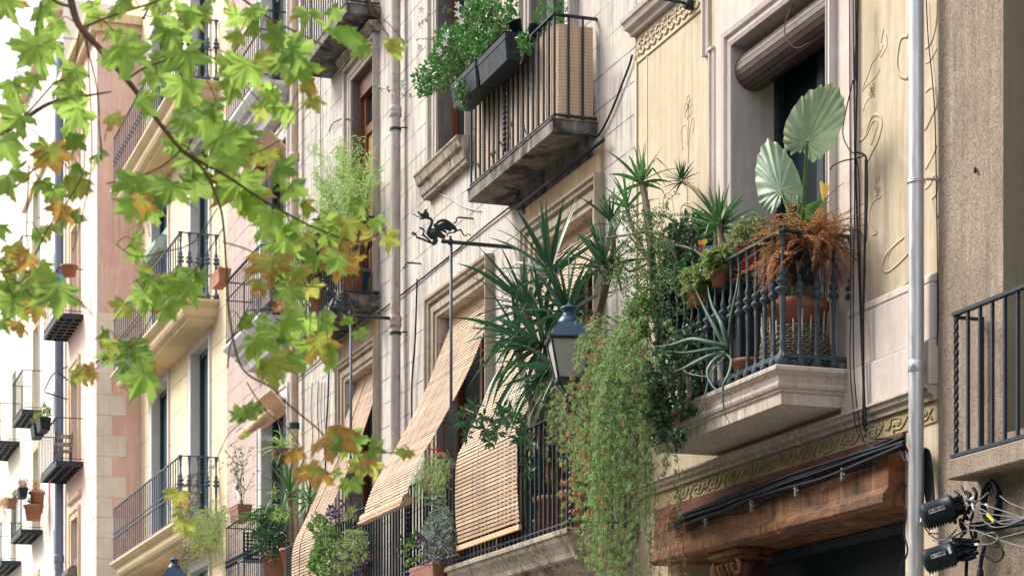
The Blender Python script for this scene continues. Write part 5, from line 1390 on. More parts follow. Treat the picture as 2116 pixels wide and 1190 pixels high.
c=W(1400,905,-.9); mass(f,s,c,(.09,.06,.07),11,.05,.036); c=W(1375,898,-.92); mass(f,s,c,(.07,.06,.05),6,.05,.036)
c=W(1440,700,-.62); mass(f,s,c,(.30,.14,.16),50,.05,.036)
s.tube(spline([W(1410,700,-.6),W(1420,780,-.82),W(1422,830,-.85),W(1395,855,-.88),W(1370,880,-.9),W(1395,900,-.9)],5),[.02]*10+[.014]*10+[.008]*6,6)
s.tube(spline([W(1425,745,-.75),W(1428,810,-.84),W(1415,832,-.86)],5),.018,6)
f.build('leaves',m_jade,root); s.build('stems',m_gnarl,root,True)
# gnarled small leaved bush
root=pot('potted_spekboom',(-18.45,-.5,FL),.2,.3,m_terra,'gnarled small leaved bush tangled over the left corner of the stone balcony','bush')
f=MB(); s=MB()
for P,r in (([(1350,640,-.5),(1350,560,-.5),(1340,480,-.5),(1330,400,-.45)],.045),([(1350,600,-.5),(1400,560,-.55),(1380,500,-.6),(1340,478,-.65),(1300,485,-.7),(1250,492,-.8)],.020),([(1345,540,-.5),(1300,560,-.6),(1265,520,-.8),(1238,500,-.9)],.014),([(1345,500,-.5),(1390,505,-.55),(1440,520,-.6),(1470,560,-.65)],.016),([(1350,590,-.55),(1320,620,-.7),(1300,680,-.8)],.014),([(1360,560,-.6),(1420,590,-.72),(1440,640,-.74)],.007),([(1330,480,-.6),(1300,450,-.6),(1285,430,-.6)],.008)):
    Q=spline(wl(P),6); s.tube(Q,[r*(1-.55*i/len(Q)) for i in range(len(Q))],6)
for k in range(80):
    p=W(U(1270,1410),U(440,640),U(-.95,-.45)); d=nz(rv()+Vector((0,0,.1))); q=[p]
    for i in range(6): d=nz(d+rv(.5)); q.append(q[-1]+d*.05)
    s.tube(q,.004,3)
    for x in q:
        for j in range(6): oval(f,x+rv(.03),nz(rv()),.024*U(.8,1.3),.019)
for k in range(30):
    p=W(U(1310,1380),U(560,700),U(-.9,-.6))
    for j in range(26): oval(f,p+rv(.07),nz(rv()),.028*U(.8,1.3),.022)
f.build('leaves',m_shrub,root); s.build('branches',m_gnarl,root,True)
root=empty('leafy_shrub',(-17.4,-.3,FL),'mixed foliage with dark masses added to deepen the shade behind the ornate balusters between the agave and the wicker basket','shrub')  # dark leaf masses added behind the balusters to darken the background
f=MB(); s=MB()
for px_,py_,y_,e,n in ((1460,640,-.32,(.55,.14,.42),130),(1530,620,-.30,(.35,.12,.30),70),(1420,560,-.60,(.30,.08,.16),60),(1380,620,-.55,(.35,.10,.28),70)): mass(f,s,W(px_,py_,y_),e,n,.06,.035,.005,7)
f.build('leaves',m_darkleaf,root); s.build('stems',m_gnarl,root)
# bright ivy clump on top of the hanging fern
root=empty('ivy_clump',W(1305,690,-.95),'bright yellow green ivy clump on top of the hanging asparagus fern','ivy')
f=MB(); s=MB(); mass(f,s,W(1318,650,-.9),(.20,.12,.2),45,.05,.045,.003,7); mass(f,s,W(1295,700,-.95),(.16,.1,.1),30,.045,.04,.003,7)
f.build('leaves',m_ivy,root); s.build('stems',m_twig,root)
# hanging asparagus fern: long trailing strands
def trail(f,s,fb,p,L_,out,spr,nl,nw,tn,brown=.25,step=.03,wob=.12,first=0):
    p=Vector(p); d=nz(Vector(out)+rv(.3)); pts=[p.copy()]; n=int(L_/step); r=R()
    for k in range(n):
        d=nz(d+Vector((0,0,-.35))+rv(wob)); p=p+d*step; pts.append(p.copy())
        if k>first:
            tgt=fb if R()<brown else f
            tuft(tgt,p+rv(spr),tn,nl,nw,rnd=r,dirb=Vector((0,0,-.15)))
    s.tube(pts[::3]+[pts[-1]],.0026,3)
root=empty('hanging_asparagus_fern',W(1300,720,-.85),'long curtain of green and rusty asparagus fern hanging beside the stone balcony','fern')
f=MB(); fb=MB(); s=MB()
for k in range(78):
    u=R(); px=1250+u*92; top=720+U(-40,60)+(40 if px<1240 else 0)
    mid=1-abs(px-1297)/60
    Lx=(1190-top)/205*U(.45,1.0)*(.55+.75*mid)
    col=.6*max(0,1-abs(px-1264-(10*math.sin(k)))/11)+.02
    trail(f,s,fb,W(px,top,U(-1.08,-.72)),min(Lx,2.9),(U(-.15,.3),-.2,.1),.040,.052,.0075,17,brown=min(.75,col),step=.058,wob=.17)
for k in range(55): # bushy crown
    p=W(U(1225,1360),U(650,800),U(-1.15,-.7)); d=nz(rv()+Vector((0,-.3,.3)))
    trail(f,s,fb,p,U(.25,.5),d,.04,.045,.006,12,brown=.08,step=.042,wob=.3)
for k in range(7):
    trail(f,s,fb,W(1210+U(-6,20),690+U(-8,12),-1.3),.30,(-.9,-.6,.25),.018,.04,.0048,9,brown=0,step=.024,wob=.1)
for k in range(22):
    trail(f,s,fb,W(U(1370,1420),U(1020,1110),U(-.35,-.2)),U(.3,.8),(U(-.4,.4),-.2,0),.03,.04,.0035,6,brown=1,step=.035,wob=.3)
f.build('green_strands',m_asp,root); fb.build('dry_strands',m_aspb,root); s.build('stems',m_twig,root)
f2=MB()
for k in range(36):
    px=U(1248,1348); trail(f2,s2:=MB(),f2,W(px,U(720,800),U(-1.1,-.75)),U(.8,1.9)*(.5+.5*(1-abs(px-1295)/75)),(U(-.3,.3),-.1,.1),.05,.055,.008,9,brown=0,step=.045,wob=.2)
f2.build('inner_green_strands',m_shrub,bpy.data.objects[[o.name for o in bpy.data.objects if o.name.startswith('hanging_asparagus_fern')][0]])  # darker strands added as backing to suggest shade in the fern's gaps
root=empty('hanging_asparagus_fern',W(1215,900,-.8),'darker asparagus fern hanging behind the lantern bracket','fern')
f=MB(); fb=MB(); s=MB()
for k in range(38): trail(f,s,fb,W(U(1150,1240),U(780,840),U(-1.0,-.72)),U(.3,.8),(U(-.3,.3),-.3,.1),.03,.045,.0042,8,brown=.05,step=.034)
f.build('green_strands',m_asp,root); fb.build('dry_strands',m_aspb,root); s.build('stems',m_twig,root)
# --- big drooping yucca on the grey balcony
F1_=4.33
heads=[(1082,625,-.70,44,.92,(-.35,-.4,.9),.7),(1135,555,-.60,40,.92,(-.1,-.2,1),.6),(1108,715,-.85,56,.82,(-.3,-.8,.1),1.1),(1170,640,-.62,44,.84,(.2,-.4,.8),.9),(1060,690,-.85,34,.80,(-.5,-.7,.3),1.0),(1140,770,-.85,36,.70,(.0,-.8,-.3),1.1),(1120,660,-.7,34,.8,(.1,-.6,.6),1.0)]
bx=PX(1150,-.45)
root=pot('potted_giant_yucca',(-21.9,-.42,F1_),.26,.45,m_terra,'huge dark yucca with many drooping sword leaves in front of the right cane blind','yucca')
f=MB()
for px,py,y,n,L_,ax,dr in heads:
    h=W(px,py,y); rosette(f,h,ax,int(n*.66),L_,.062,(.05,1.75),dr,kinkp=.12)
    trunked(root,[(-21.9,-.42,F1_+.3),(-22.0,-.5,5.2),(h.x+.1,h.y+.1,h.z-.5),h],.04)
for k in range(26): 
    p=W(U(1040,1160),U(740,800),-.9); sword(f,p,nz(Vector((U(-.5,.3),-.4,-.6))),U(.45,.75),.045,.8)
f.build('leaves',m_yucca,root,True)
root=pot('potted_yucca',(-20.95,-.5,F1_),.2,.35,m_terra,'blue green yucca with upright broad leaves between the big yucca and the gnarled bush','yucca')
h=W(1247,545,-.7); h3=W(1262,455,-.6)
trunked(root,[(-20.95,-.5,F1_+.2),(-20.9,-.6,5.6),(h.x,h.y,h.z-.3),h],.045,m_gnarl); trunked(root,[(-20.9,-.6,5.6),(h3.x,h3.y,h3.z-.5),h3],.03,m_gnarl)
f=MB(); rosette(f,h,(0,-.2,1),34,.62,.050,(.1,1.8),.6,kinkp=.2); rosette(f,h3,(0,0,1),16,.42,.035,(.05,1.3),.4); f.build('leaves',m_agave if False else m_yucca,root,True)
# schefflera branch reaching out
root=pot('potted_umbrella_plant',(-23.2,-.5,F1_),.18,.3,m_brownp,'dark umbrella plant branch reaching across the two cane blinds','umbrella plant')
f=MB(); s=MB()
B=wl([(1108,897,-.82),(1080,890,-.95),(1050,880,-1.05),(1020,870,-1.12),(985,855,-1.18),(962,845,-1.2)])
s.tube([(-23.2,-.5,F1_+.2),(-22.6,-.6,5.2),tuple(B[0])],.014,5); s.tube(spline(B,5),.010,5)
def palm(c,n,L_,d0):
    for q in range(n):
        a=2*math.pi*q/n+R(); d=nz(Vector((.25*math.cos(a),.8*math.cos(a),math.sin(a)))+Vector((.3,-.35,-.25))+rv(.2)); oval(f,c,d,L_*U(.85,1.1),L_*.36,up=Vector((1,-.4,.4)),fold=.12,rnd=U(.1,1))
for px,py in ((960,850),(968,878),(980,838),(985,865),(1000,860),(1003,885),(1020,878),(1012,912),(1035,862),(1040,842),(1052,868),(1085,895),(1095,915),(1080,870),(1072,905),(950,870),(965,900),(1028,895),(1055,850)):
    c=W(px,py,U(-1.3,-1.05)); k=min(B,key=lambda b:(b-c).length); s.tube([k,c],.004,3); palm(c,7,U(.10,.14),None)
for px,py in ((1090,955),(1093,975)):
    palm(W(px,py,-.86),5,.13,None)
f.build('leaves',m_darkleaf,root); s.build('stems',m_twig,root)
# things seen behind the right railing
def dryleaves(c,n,L_,mat):
    f=MB()
    for k in range(n): oval(f,Vector(c)+rv(.06),nz(Vector((U(-.3,.3),U(-.2,.2),-1))),L_*U(.6,1.1),L_*.22)
    return f
root=pot('terracotta_pot',(-21.15,-.42,F1_),.24,.42,m_terra,'broad terracotta pot behind the right end of the long railing','plant pot')
o=dryleaves(W(1140,965,-.6),10,.22,m_dry); o.build('dry_leaves',m_dry,root)
root=pot('terracotta_pot',(-21.0,-.42,F1_+.75),.2,.22,m_terra,'terracotta bowl on a shelf behind the twisted end post','plant pot')
MB().box(-21.4,-20.8,-.6,-.2,F1_+.70,F1_+.745).build('shelf',m_slath,root)
c=W(1118,1010,-.6); cloud('potted_spider_plant',c,(.18,.1,.15),26,.09,.02,m_darkleaf,'small spiky dark plant behind the bars at the right balcony','houseplant',.1,m_terra,.2,potz=F1_)
o=MB().lathe((-22.2,-.5,F1_),[(.14,0),(.18,.2),(.16,.9),(.05,1.0),(.05,1.15)],14).build('glass_demijohn',plain('murky teal glass',(.04,.1,.1),(.06,.13,.13),.2,sc=4),None,True); tag(o,'tall murky teal bottle shape behind the right railing bars','bottle')
# trailing fern and passion vine on the middle railing
root=planter((-25.2,-.72,5.30),.9,.2,.17,m_brownp,'brown window box half hidden by the feathery fern on the middle railing')
f=MB(); fb=MB(); s=MB()
for k in range(60): trail(f,s,fb,W(U(875,945),U(940,990),U(-.95,-.7))+Vector((0,0,0)),U(.2,.5),(U(-.8,-.1),-.4,.5),.03,.045,.004,8,brown=.02,step=.03,wob=.2)
f.build('fern_strands',m_asp,root); s.build('stems',m_twig,root)
root=empty('passion_vine',W(910,1000,-.84),'dark vine climbing the bars between the middle and the right blind','vine')
f=MB(); s=MB()
for a,b in ((900,1000),(925,990),(912,1040),(895,1060),(930,1060)):
    P=wl([(a,b,-.80),(a+U(-10,10),b+40,-.84),(a+U(-12,12),b+85,-.8)]); s.tube(spline(P,4),.004,3)
    for p in spline(P,8): 
        palm_c=p+rv(.06)
        for q in range(4): oval(f,palm_c,nz(rv()+Vector((.2,-.3,-.2))),.085*U(.7,1.1),.03)
f.build('leaves',m_silver,root); s.build('stems',m_twig,root)
c=W(903,1135,-.86)
root=planter((-25.4,-.80,4.22),1.0,.2,.18,m_brownp,'planter with silver and purple foliage at the foot of the middle railing')
f=MB(); s=MB(); mass(f,s,c+Vector((0,0,.12)),(.55,.12,.28),120,.06,.022,.003,8); f.build('silver_leaves',m_silver,root); s.build('stems',m_twig,root)
f=MB(); mass(f,None,c+Vector((.2,-.05,.0)),(.5,.12,.25),20,.11,.028,.003,6); f.build('purple_leaves',m_purple,root)
f=MB(); s=MB()
for k in range(4): oval(f,W(905+k*5,925+k*4,-.85),nz(Vector((-.2,-.6,-.2+.1*k))+rv(.3)),.13,.05,rnd=R())
root=empty('red_leaved_twig',W(915,935,-.84),'twig of dark red leaves at the foot of the long dragon rod','twig'); f.build('leaves',m_redl,root)
MB().tube([W(922,925,-.8),W(930,945,-.82),W(940,965,-.82)],.004,3).build('stem',m_twig,root)
# ivy and mixed foliage, left railing
root=planter((-30.2,-.78,4.9),1.0,.2,.18,m_brownp,'planter of fresh ivy and variegated leaves beside the left blind')
f=MB(); s=MB()
for a,b,e,n in ((660,1095,(.3,.1,.22),32),(685,1120,(.3,.1,.25),36),(655,1150,(.4,.1,.2),50),(680,1175,(.4,.1,.2),40)): mass(f,s,W(a,b,-.92),e,n,.075,.07,.004,5)
f.build('ivy_leaves',m_ivy,root); s.build('stems',m_twig,root)
f=MB(); mass(f,None,W(725,1140,-.9),(.75,.1,.30),110,.06,.035,.003,7); f.build('variegated_leaves',m_var,root)
f=MB(); mass(f,None,W(725,1165,-.92),(.8,.1,.25),14,.13,.035,.003,4); f.build('purple_leaves',m_purple,root)
c=W(705,1060,-.8); root=pot('potted_purple_plant',(c.x,-.6,c.z-.25),.12,.2,m_terra,'spindly dark purple plant at the top of the left railing','houseplant')
f=MB(); mass(f,None,c,(.5,.15,.12),16,.10,.04,.003,6); f.build('leaves',m_purple,root); f=MB(); mass(f,None,c+Vector((.6,0,-.1)),(.25,.1,.1),14,.1,.012,.003,8); f.build('pale_leaves',m_var,root)
c=W(840,1130,-.85); root=planter((c.x,-.5,4.22),1.2,.25,.2,m_brownp,'long planter with pale green leaves low behind the middle bars')
f=MB(); s=MB(); mass(f,s,c+Vector((0,.2,0)),(1.0,.15,.3),60,.09,.05,.004,6); f.build('leaves',m_ivy,root); s.build('stems',m_twig,root)
# --- upper right balcony: black planters with climbing white flowered plant
q1=W(1035,150,gY-.12); q2=W(992,185,gY-.12)
pA=planter((-22.95,gY-.16,9.63),1.0,.28,.30,m_black,'black window box hung outside the reed screen, the nearer one carrying the leafy climber')
pB=planter((-23.98,gY-.16,9.66),.95,.28,.30,m_black,'black window box hung at the left end of the reed screen')
root=empty('flowering_climber',(-23.8,gY-.15,9.9),'glossy green climber with white star flowers billowing over the black window boxes','climbing plant')
f=MB(); s=MB()
O1=Vector((-23.0,gY-.16,9.9)); O2=Vector((-24.1,gY-.16,9.9))
mass(f,s,W(985,60,gY-.12),(.62,.18,.36),250,.075,.040,.004,6,origin=O1)
mass(f,s,W(928,120,gY-.16),(.50,.2,.36),190,.075,.040,.004,6,origin=O2)
mass(f,s,W(1030,50,gY-.06),(.50,.12,.28),90,.075,.040,.004,6,origin=O1)
mass(f,s,W(885,165,gY-.2),(.34,.14,.18),60,.075,.040,.004,6,origin=O2); mass(f,s,W(953,190,gY-.34),(.08,.05,.16),16,.07,.036,.004,6); mass(f,s,W(1083,95,gY-.3),(.10,.05,.10),14,.07,.036,.004,6)
mass(f,s,W(1000,95,gY-.25),(.4,.06,.08),30,.07,.036,.004,6,origin=O1)
for P in ([(980,60),(930,20),(890,30),(865,55)],[(940,100),(900,85),(865,80)],[(900,180),(850,200),(800,185),(775,182)],[(1000,40),(1010,10),(1005,-20)]):
    Q=spline([W(a,b,gY-.35) for a,b in P],6); s.tube(Q,.0035,3)
    for p in Q[::2]: 
        for q in range(2): oval(f,p,nz(rv()),.06,.03)
f.build('leaves',m_mand,root); s.build('stems',m_twig,root)
for px,py in ((945,30),(952,45),(922,75),(918,90),(906,105),(832,172),(832,180),(945,12),(868,100),(870,22)):
    c=W(px,py,gY-.45); f=MB()
    for q in range(5):
        a=2*math.pi*q/5+px; oval(f,c,nz(Vector((.3,.8*math.cos(a),math.sin(a)))),.055,.030,up=Vector((1,0,.2)),fold=.1)
    f.build('flower',m_flower,root)
c=W(1138,20,gY+.28); root=pot('potted_cypress',(c.x,gY+.28,8.9),.17,.5,m_terra,'small bright green conifer behind the corner of the reed screened balcony','conifer')
f=MB()
for k in range(420):
    t=R(); z=9.3+t*1.35; rr=.22*math.sin(min(1,(1.08-t)*1.6)*1.57)+.02; a=U(0,6.28); p=Vector((c.x+rr*math.cos(a)*R()**.4,gY+.28+rr*math.sin(a)*R()**.4,z)); tuft(f,p,9,.07,.006,dirb=Vector((math.cos(a)*.5,math.sin(a)*.5,1.3)))
f.build('foliage',m_cyp,root)
for k,(px,py,an) in enumerate(((1072,62,.3),(1092,68,-.5))):
    p=W(px,py,gY+.02); o=MB().lathe(p+Vector((0,0,-.08)),[(.05,0),(.075,.16),(.08,.16),(.08,.18),(.07,.18),(.05,.1),(.01,.09)],14,axis=Matrix.Rotation(an,3,'X')).build('black_pot',m_black,None,True); tag(o,('upright' if k==0 else 'tilted')+' small black pot on the rail behind the black window box','plant pot')
# weeds in the slab edge
root=empty('slab_weeds',(gl+.6,gY,8.8),'tiny weeds sprouting along the concrete edge under the reed screen','weeds'); f=MB()
for px,py in ((991,350),(1025,320),(1038,305),(1056,290),(1062,270),(1087,278),(1020,330)):
    c=W(px,py,gY-.02)
    for k in range(12): sword(f,c,nz(Vector((U(-.5,.5),-.4,1))),.12*U(.5,1.1),.012,.3,3)
f.build('leaves',m_agave,root)
# --- upper left balcony plants
y0=hY
c=W(725,380,y0+.2); root=pot('potted_bamboo',(c.x,y0+.22,8.85),.2,.38,m_terra,'feathery light green bamboo in front of the varnished wooden door','bamboo')
f=MB(); s=MB()
for k in range(34):
    base=Vector((c.x+U(-.12,.12),y0+.22+U(-.1,.1),9.2)); tipp=W(U(640,780),U(285,430),y0+.2+U(-.3,.3)); P=spline([base,base.lerp(tipp,.6)+Vector((U(-.1,.1),0,.25)),tipp+Vector((U(-.1,.1),0,-.05))],6); s.tube(P,.005,3)
    for p in P[5:]:
        for q in range(10): sword(f,p+rv(.08),nz(rv()+Vector((0,0,-.1))),U(.07,.13),.014,.6,3)
for px,py,e,n in ((735,400,(.35,.15,.4),110),(700,350,(.4,.12,.35),50)): 
    cc=W(px,py,y0+.15)
    for k in range(n*4): sword(f,cc+Vector((U(-1,1)*e[0],U(-1,1)*e[1],U(-1,1)*e[2])),nz(rv()+Vector((0,0,.2))),U(.08,.15),.012,.5,3)
f.build('leaves',m_bamboo,root); s.build('culms',m_bamboo,root)
c=Vector((-30.72,0,0)); root=pot('blue_pot',(c.x,-.28,8.83),.20,.40,m_bluep,'large blue plastic pot behind the right end of the upper left balcony','plant pot')
f=MB(); s=MB(); branchy(f,s,(c.x,-.28,9.2),(0,0,1),.6,2,1,.08,.04); f.build('leaves',m_darkleaf,root); s.build('stems',m_twig,root)
c=W(665,490,y0+.1); cloud('potted_dark_shrub',c,(.75,.2,.28),130,.07,.045,m_darkleaf,'dense dark shrub along the top of the upper left railing','shrub',.2,m_terra,.35,potz=8.83)
root=empty('trailing_cactus',W(620,560,y0-.05),'pale green trailing cactus curtain hanging through the upper left bars','trailing plant')
f=MB(); fb=MB(); s=MB()
for k in range(70): trail(f,s,fb,W(U(600,650),U(470,560),y0-U(.02,.12)),U(.5,1.25),(0,-.15,0),.02,.045,.006,6,brown=0,step=.04,wob=.08)
for k in range(35): trail(f,s,fb,W(U(560,625),U(440,500),y0-.1),U(.3,.6),(U(-.8,.2),-.3,.2),.03,.05,.006,7,brown=0,step=.04,wob=.2)
f.build('strands',m_bamboo,root); s.build('stems',m_shrub,root)
root=empty('trailing_cactus',W(680,600,y0+.02),'darker trailing greenery filling the upper left bars','trailing plant')
f=MB(); s=MB(); mass(f,s,W(665,590,y0+.2),(1.0,.12,.5),110,.06,.03,.004,7); f.build('leaves',m_darkleaf,root); s.build('stems',m_twig,root)
# --- rose grey building
c=W(548,632,rY+.12); root=planter((c.x,rY+.2,9.9),1.0,.25,.2,m_darkstone,'box of dried brown flowers behind the marble balcony bars')
f=MB()
for k in range(200): tuft(f,W(U(525,592),U(610,640),rY+.2)+rv(.05),5,.09,.012)
f.build('dried_flowers',m_dry,root)
c=W(452,592,rY-.1); root=planter((c.x,rY-.06,c.z+.02),.72,.24,.24,m_terra,'terracotta window box at the left end of the marble balcony rail')
f=MB(); 
for k in range(50): tuft(f,c+Vector((U(-.3,.3),0,.28)),5,.07,.01)
f.build('sprouts',m_bamboo,root)
zl=6.44
c=W(497,1075,rY-.1); root=planter((c.x,rY-.10,c.z-.02),.74,.26,.26,m_brownp,'brown window box with a twiggy plant and a solar stake on the lower left rail')
f=MB(); s=MB()
for k in range(5): branchy(f,s,(c.x+U(-.2,.2),rY-.1,c.z+.2),(U(-.2,.4),0,1),.75,1,1,.08,.035,.007,.6)
f.build('leaves',m_shrub,root); s.build('stems',m_twig,root)
o=MB().tube([W(498,1045,rY-.12),W(490,1012,rY-.12)],.014,8).lathe(W(490,1012,rY-.12),[(.015,0),(.03,.01),(.032,.07),(.036,.075),(.036,.09),(.01,.1)],10).build('solar_stake_light',m_galv,None,True); tag(o,'small solar stake light in the brown window box','solar light')
c=W(400,1130,rY-.1); root=planter((c.x,rY-.10,c.z-.05),.9,.26,.24,m_brownp,'brown window box with silvery sprigs at the far end of the lower left rail')
f=MB(); s=MB()
for k in range(8): branchy(f,s,(c.x+U(-.3,.3),rY-.1,c.z+.15),(U(-.3,.5),-.2,.8),.6,1,2,.08,.04,.006,.8)
for k in range(12): 
    P=spline([(c.x+U(-.3,.4),rY-.2,c.z+.1),(c.x+U(-.3,.5),rY-.28,c.z-.3),(c.x+U(-.2,.5),rY-.26,c.z-U(.5,1.0))],5); s.tube(P,.004,3)
    for p in P: oval(f,p,nz(rv()),.07,.035)
f.build('leaves',m_silver,root); s.build('stems',m_twig,root)
root=empty('hanging_rhipsalis',W(445,1080,rY-.1),'yellow green trailing cactus hanging over the lower left rail between two window boxes','trailing plant')
f=MB(); fb=MB(); s=MB()
for k in range(90): trail(f,s,fb,W(U(418,478),U(1045,1085),rY-U(.05,.25)),U(.35,.9)*(1 if k%5 else 1.7),(U(-.3,.3),-.3,.3),.03,.055,.007,7,brown=.08,step=.045,wob=.12)
f.build('strands',m_bamboo,root); fb.build('dry_strands',m_dry,root); s.build('stems',m_shrub,root)
h=W(598,1015,rY+.15); root=pot('potted_yucca',(h.x,rY+.2,5.25),.2,.35,m_terra,'yucca with arching leaves on the lower left balcony beside the blind','yucca')
trunked(root,[(h.x,rY+.2,5.5),(h.x,rY+.18,h.z-.4),h],.04); trunked(root,[(h.x,rY+.2,5.5),(h.x+.5,rY+.2,h.z-.9),W(640,1030,rY+.15)],.035)
f=MB(); rosette(f,h,(0,-.1,1),30,.78,.05,(.1,1.9),.8); rosette(f,W(640,1030,rY+.15),(0,0,1),22,.6,.05,(.2,2.2),1.0); f.build('leaves',m_yuccal,root,True)
c=W(560,1085,rY+.1); root=pot('potted_fern',(c.x,rY+.15,5.25),.22,.4,m_terra,'lush dark green fern spilling over the lower left balcony corner','fern')
f=MB(); s=MB()
for k in range(46):
    a=U(0,6.28); P=frond(f,c+rv(.1),Vector((math.cos(a),math.sin(a)*.6-.2,U(.2,1.4))),U(.5,.85),.13,U(.8,1.8),14,wd=.3); s.tube(P[::4],.004,3)
f.build('fronds',m_darkleaf if False else m_mand,root); s.build('stems',m_twig,root)
f=MB(); mass(f,None,W(560,1105,rY-.0),(.7,.25,.4),90,.14,.04,.004,6); f.build('leaves',m_darkleaf,root)
c=W(585,925,-.45); root=empty('hanging_spider_plant',c,'spider plant in a hanging basket in front of the white door trim','spider plant')
MB().lathe(c+Vector((0,0,-.25)),[(.05,0),(.16,.08),(.2,.2),(.21,.22),(.18,.22),(.01,.2)],14).build('basket',m_bark,root,True)
MB().tube([c+Vector((0,.0,-.05)),c+Vector((0,.1,.9))],.005,3).build('hanger',m_cable,root)
f=MB(); s=MB()
for k in range(40): sword(f,c+rv(.06),nz(rv()+Vector((0,0,.5))),U(.35,.6),.028,1.6,7)
for k in range(8):
    e=c+Vector((U(-.6,.3),U(-.25,.2),U(-1.1,-.3))); s.tube(spline([c,c.lerp(e,.4)+Vector((U(-.2,.1),-.1,.2)),e],5),.004,3)
    for q in range(9): sword(f,e,nz(rv()+Vector((0,0,-.3))),U(.15,.28),.018,.8,4)
f.build('leaves',m_bamboo,root); s.build('runners',m_twig,root)
c=W(528,203*0+890,-.3)
# perforated chair backs on the rose balcony
root=empty('garden_chair',(-37.0,-.35,5.22),'dark perforated metal chair behind the lower left railing','chair')
mb=MB(); 
for i in range(9):
    mb.box(-36.95+.0,-36.93,-.62+i*.065,-.60+i*.065,5.65,6.12)
for i in range(8): mb.box(-36.952,-36.928,-.63,-.06,5.66+i*.062,5.68+i*.062)
mb.build('backrest',m_iron,root); MB().box(-37.4,-36.93,-.62,-.06,5.64,5.67).build('seat',m_ironb,root)
for dx in (0,.45):
    for dy in (0,.52): MB().tube([(-36.95-dx,-.60+dy,5.22),(-36.95-dx,-.60+dy,5.65)],.012,6).build('leg',m_iron,root)
# --- folding chairs on yellow balconies
def fchair(x,y,z,label):
    root=empty('folding_chair',(x,y,z),label,'chair','folding chairs on the yellow balconies')
    for dy in (-.2,.2): MB().tube([(x-.25,y+dy,z),(x+.12,y+dy,z+.85)],.014,6).build('leg',m_iron,root); MB().tube([(x+.25,y+dy,z),(x-.2,y+dy,z+.46)],.014,6).build('leg',m_iron,root)
    for k in range(2): MB().box(x+.05+k*.04,x+.07+k*.04,y-.22,y+.22,z+.62+k*.13,z+.68+k*.13).build('back_slat',m_slabg,root)
    s=MB(); 
    for k in range(5): s.box(x-.2+k*.085,x-.13+k*.085,y-.2,y+.2,z+.45,z+.465)
    s.build('seat',m_slabg,root)
fchair(-43.2,-.42,6.97,'folding chair with wooden slats at the right end of the lowest yellow balcony'); fchair(-43.3,-.42,11.3,'folding chair with wooden slats on the middle yellow balcony behind the balusters'); fchair(-43.3,-.42,15.57,'folding chair with wooden slats on the top yellow balcony')
# --- pink and white far balconies
def smallpot(px,py,y,r,h,mat,label,leafm=None,ext=(.2,.15,.25),n=30,ll=.08,lw=.04,cat='plant pot'):
    c=W(px,py,y); root=pot('potted_plant',(c.x,y,c.z),r,h,mat,label,cat)
    if leafm: f=MB(); mass(f,None,c+Vector((0,0,h+ext[2]*.7)),ext,n,ll,lw,.004,6); f.build('leaves',leafm,root)
smallpot(143,572,pY-.65,.19,.26,m_terra,'round terracotta pot on the rail of the upper pink balcony')
smallpot(119,588,pY-.72,.2,.2,m_blue2,'turquoise pot hanging at the corner of the upper pink balcony')
for (px,py),lab in (((97,892),'dark window box with yellow flowers on the pink balcony rail, the nearer one'),((84,905),'dark window box at the far end of the pink balcony rail')):
    c=W(px,py,pY-.72); root=planter((c.x,pY-.80,c.z),.8,.28,.3,m_black,lab)
    f=MB(); mass(f,None,c+Vector((0,-.05,.45)),(.4,.15,.2),30,.09,.05,.004,5); f.build('leaves',m_ivy,root)
    f=MB(); mass(f,None,c+Vector((0,-.1,.5)),(.4,.15,.2),7,.06,.05,.004,3); f.build('flowers',m_ora,root)
o=MB(); c=W(103,1000,pY-.62)
for k in range(4): o.obox(c+Vector((-.05+.035*k,-.02*(k%2),-.18)),(.022,.008*(1 if k%2 else -1),0),(0,.006,0),(.01*k,0,.22))
o=o.build('hanging_cloth',m_pinkc,None); tag(o,'bright pink cloth hanging below the pink building balcony','cloth')
o=MB(); c=W(41,1030,pY-.66)
for k in range(5): o.obox(c+Vector((-.1+.07*k,-.02*(k%2),-.25)),(.038,.01*(1 if k%2 else -1),0),(0,.006,0),(0,0,.38))
o=o.build('hanging_cloth',m_towel,None); tag(o,'white washing hung over the lowest white building balcony','laundry')
smallpot(69,1075,pY-.4,.26,.42,m_terra,'large terracotta pot inside the lowest white building balcony',m_shrub)
smallpot(77,1060,pY-.3,.2,.6,m_terra,'tall terracotta pot by the wall on the lowest white building balcony',m_dry,(.2,.1,.2),20)
c=W(49,1022,pY-.68); root=planter((c.x,pY-.72,c.z-.1),.6,.25,.26,m_black,'dark window box with reddish heather at the corner of the lowest white balcony')
f=MB()
for k in range(110): tuft(f,c+Vector((U(-.3,.3),U(-.12,.1),U(.15,.4))),5,.12,.012)
f.build('heather',leafmat('heather',(.18,.10,.10),(.3,.2,.15)),root)
c=W(27,1042,pY-.68); root=planter((c.x,pY-.72,c.z-.1),.6,.25,.24,m_brownp,'brown window box with dry straggly plants overhanging the far left')
f=MB(); fb=MB(); s=MB()
for k in range(60): trail(f,s,fb,c+Vector((U(-.35,.3),-.1,.1)),U(.2,.8),(U(-1,.4),-.3,.5),.03,.09,.010,5,brown=.9,step=.07,wob=.3)
f.build('leaves',m_silver,root); fb.build('dry_stems',m_aspb,root)
fch=empty('folding_chair',(-54.6,pY-.3,9.73),'dark folding chair on the pink building balcony','chair')
for dy in (-.2,.2): MB().tube([(-54.8,pY-.35+dy,9.73),(-54.5,pY-.35+dy,10.55)],.02,6).build('leg',m_iron,fch)
for k in range(2): MB().box(-54.5,-54.46,pY-.57,pY-.13,10.2+.2*k,10.3+.2*k).build('back_slat',m_slabg,fch)
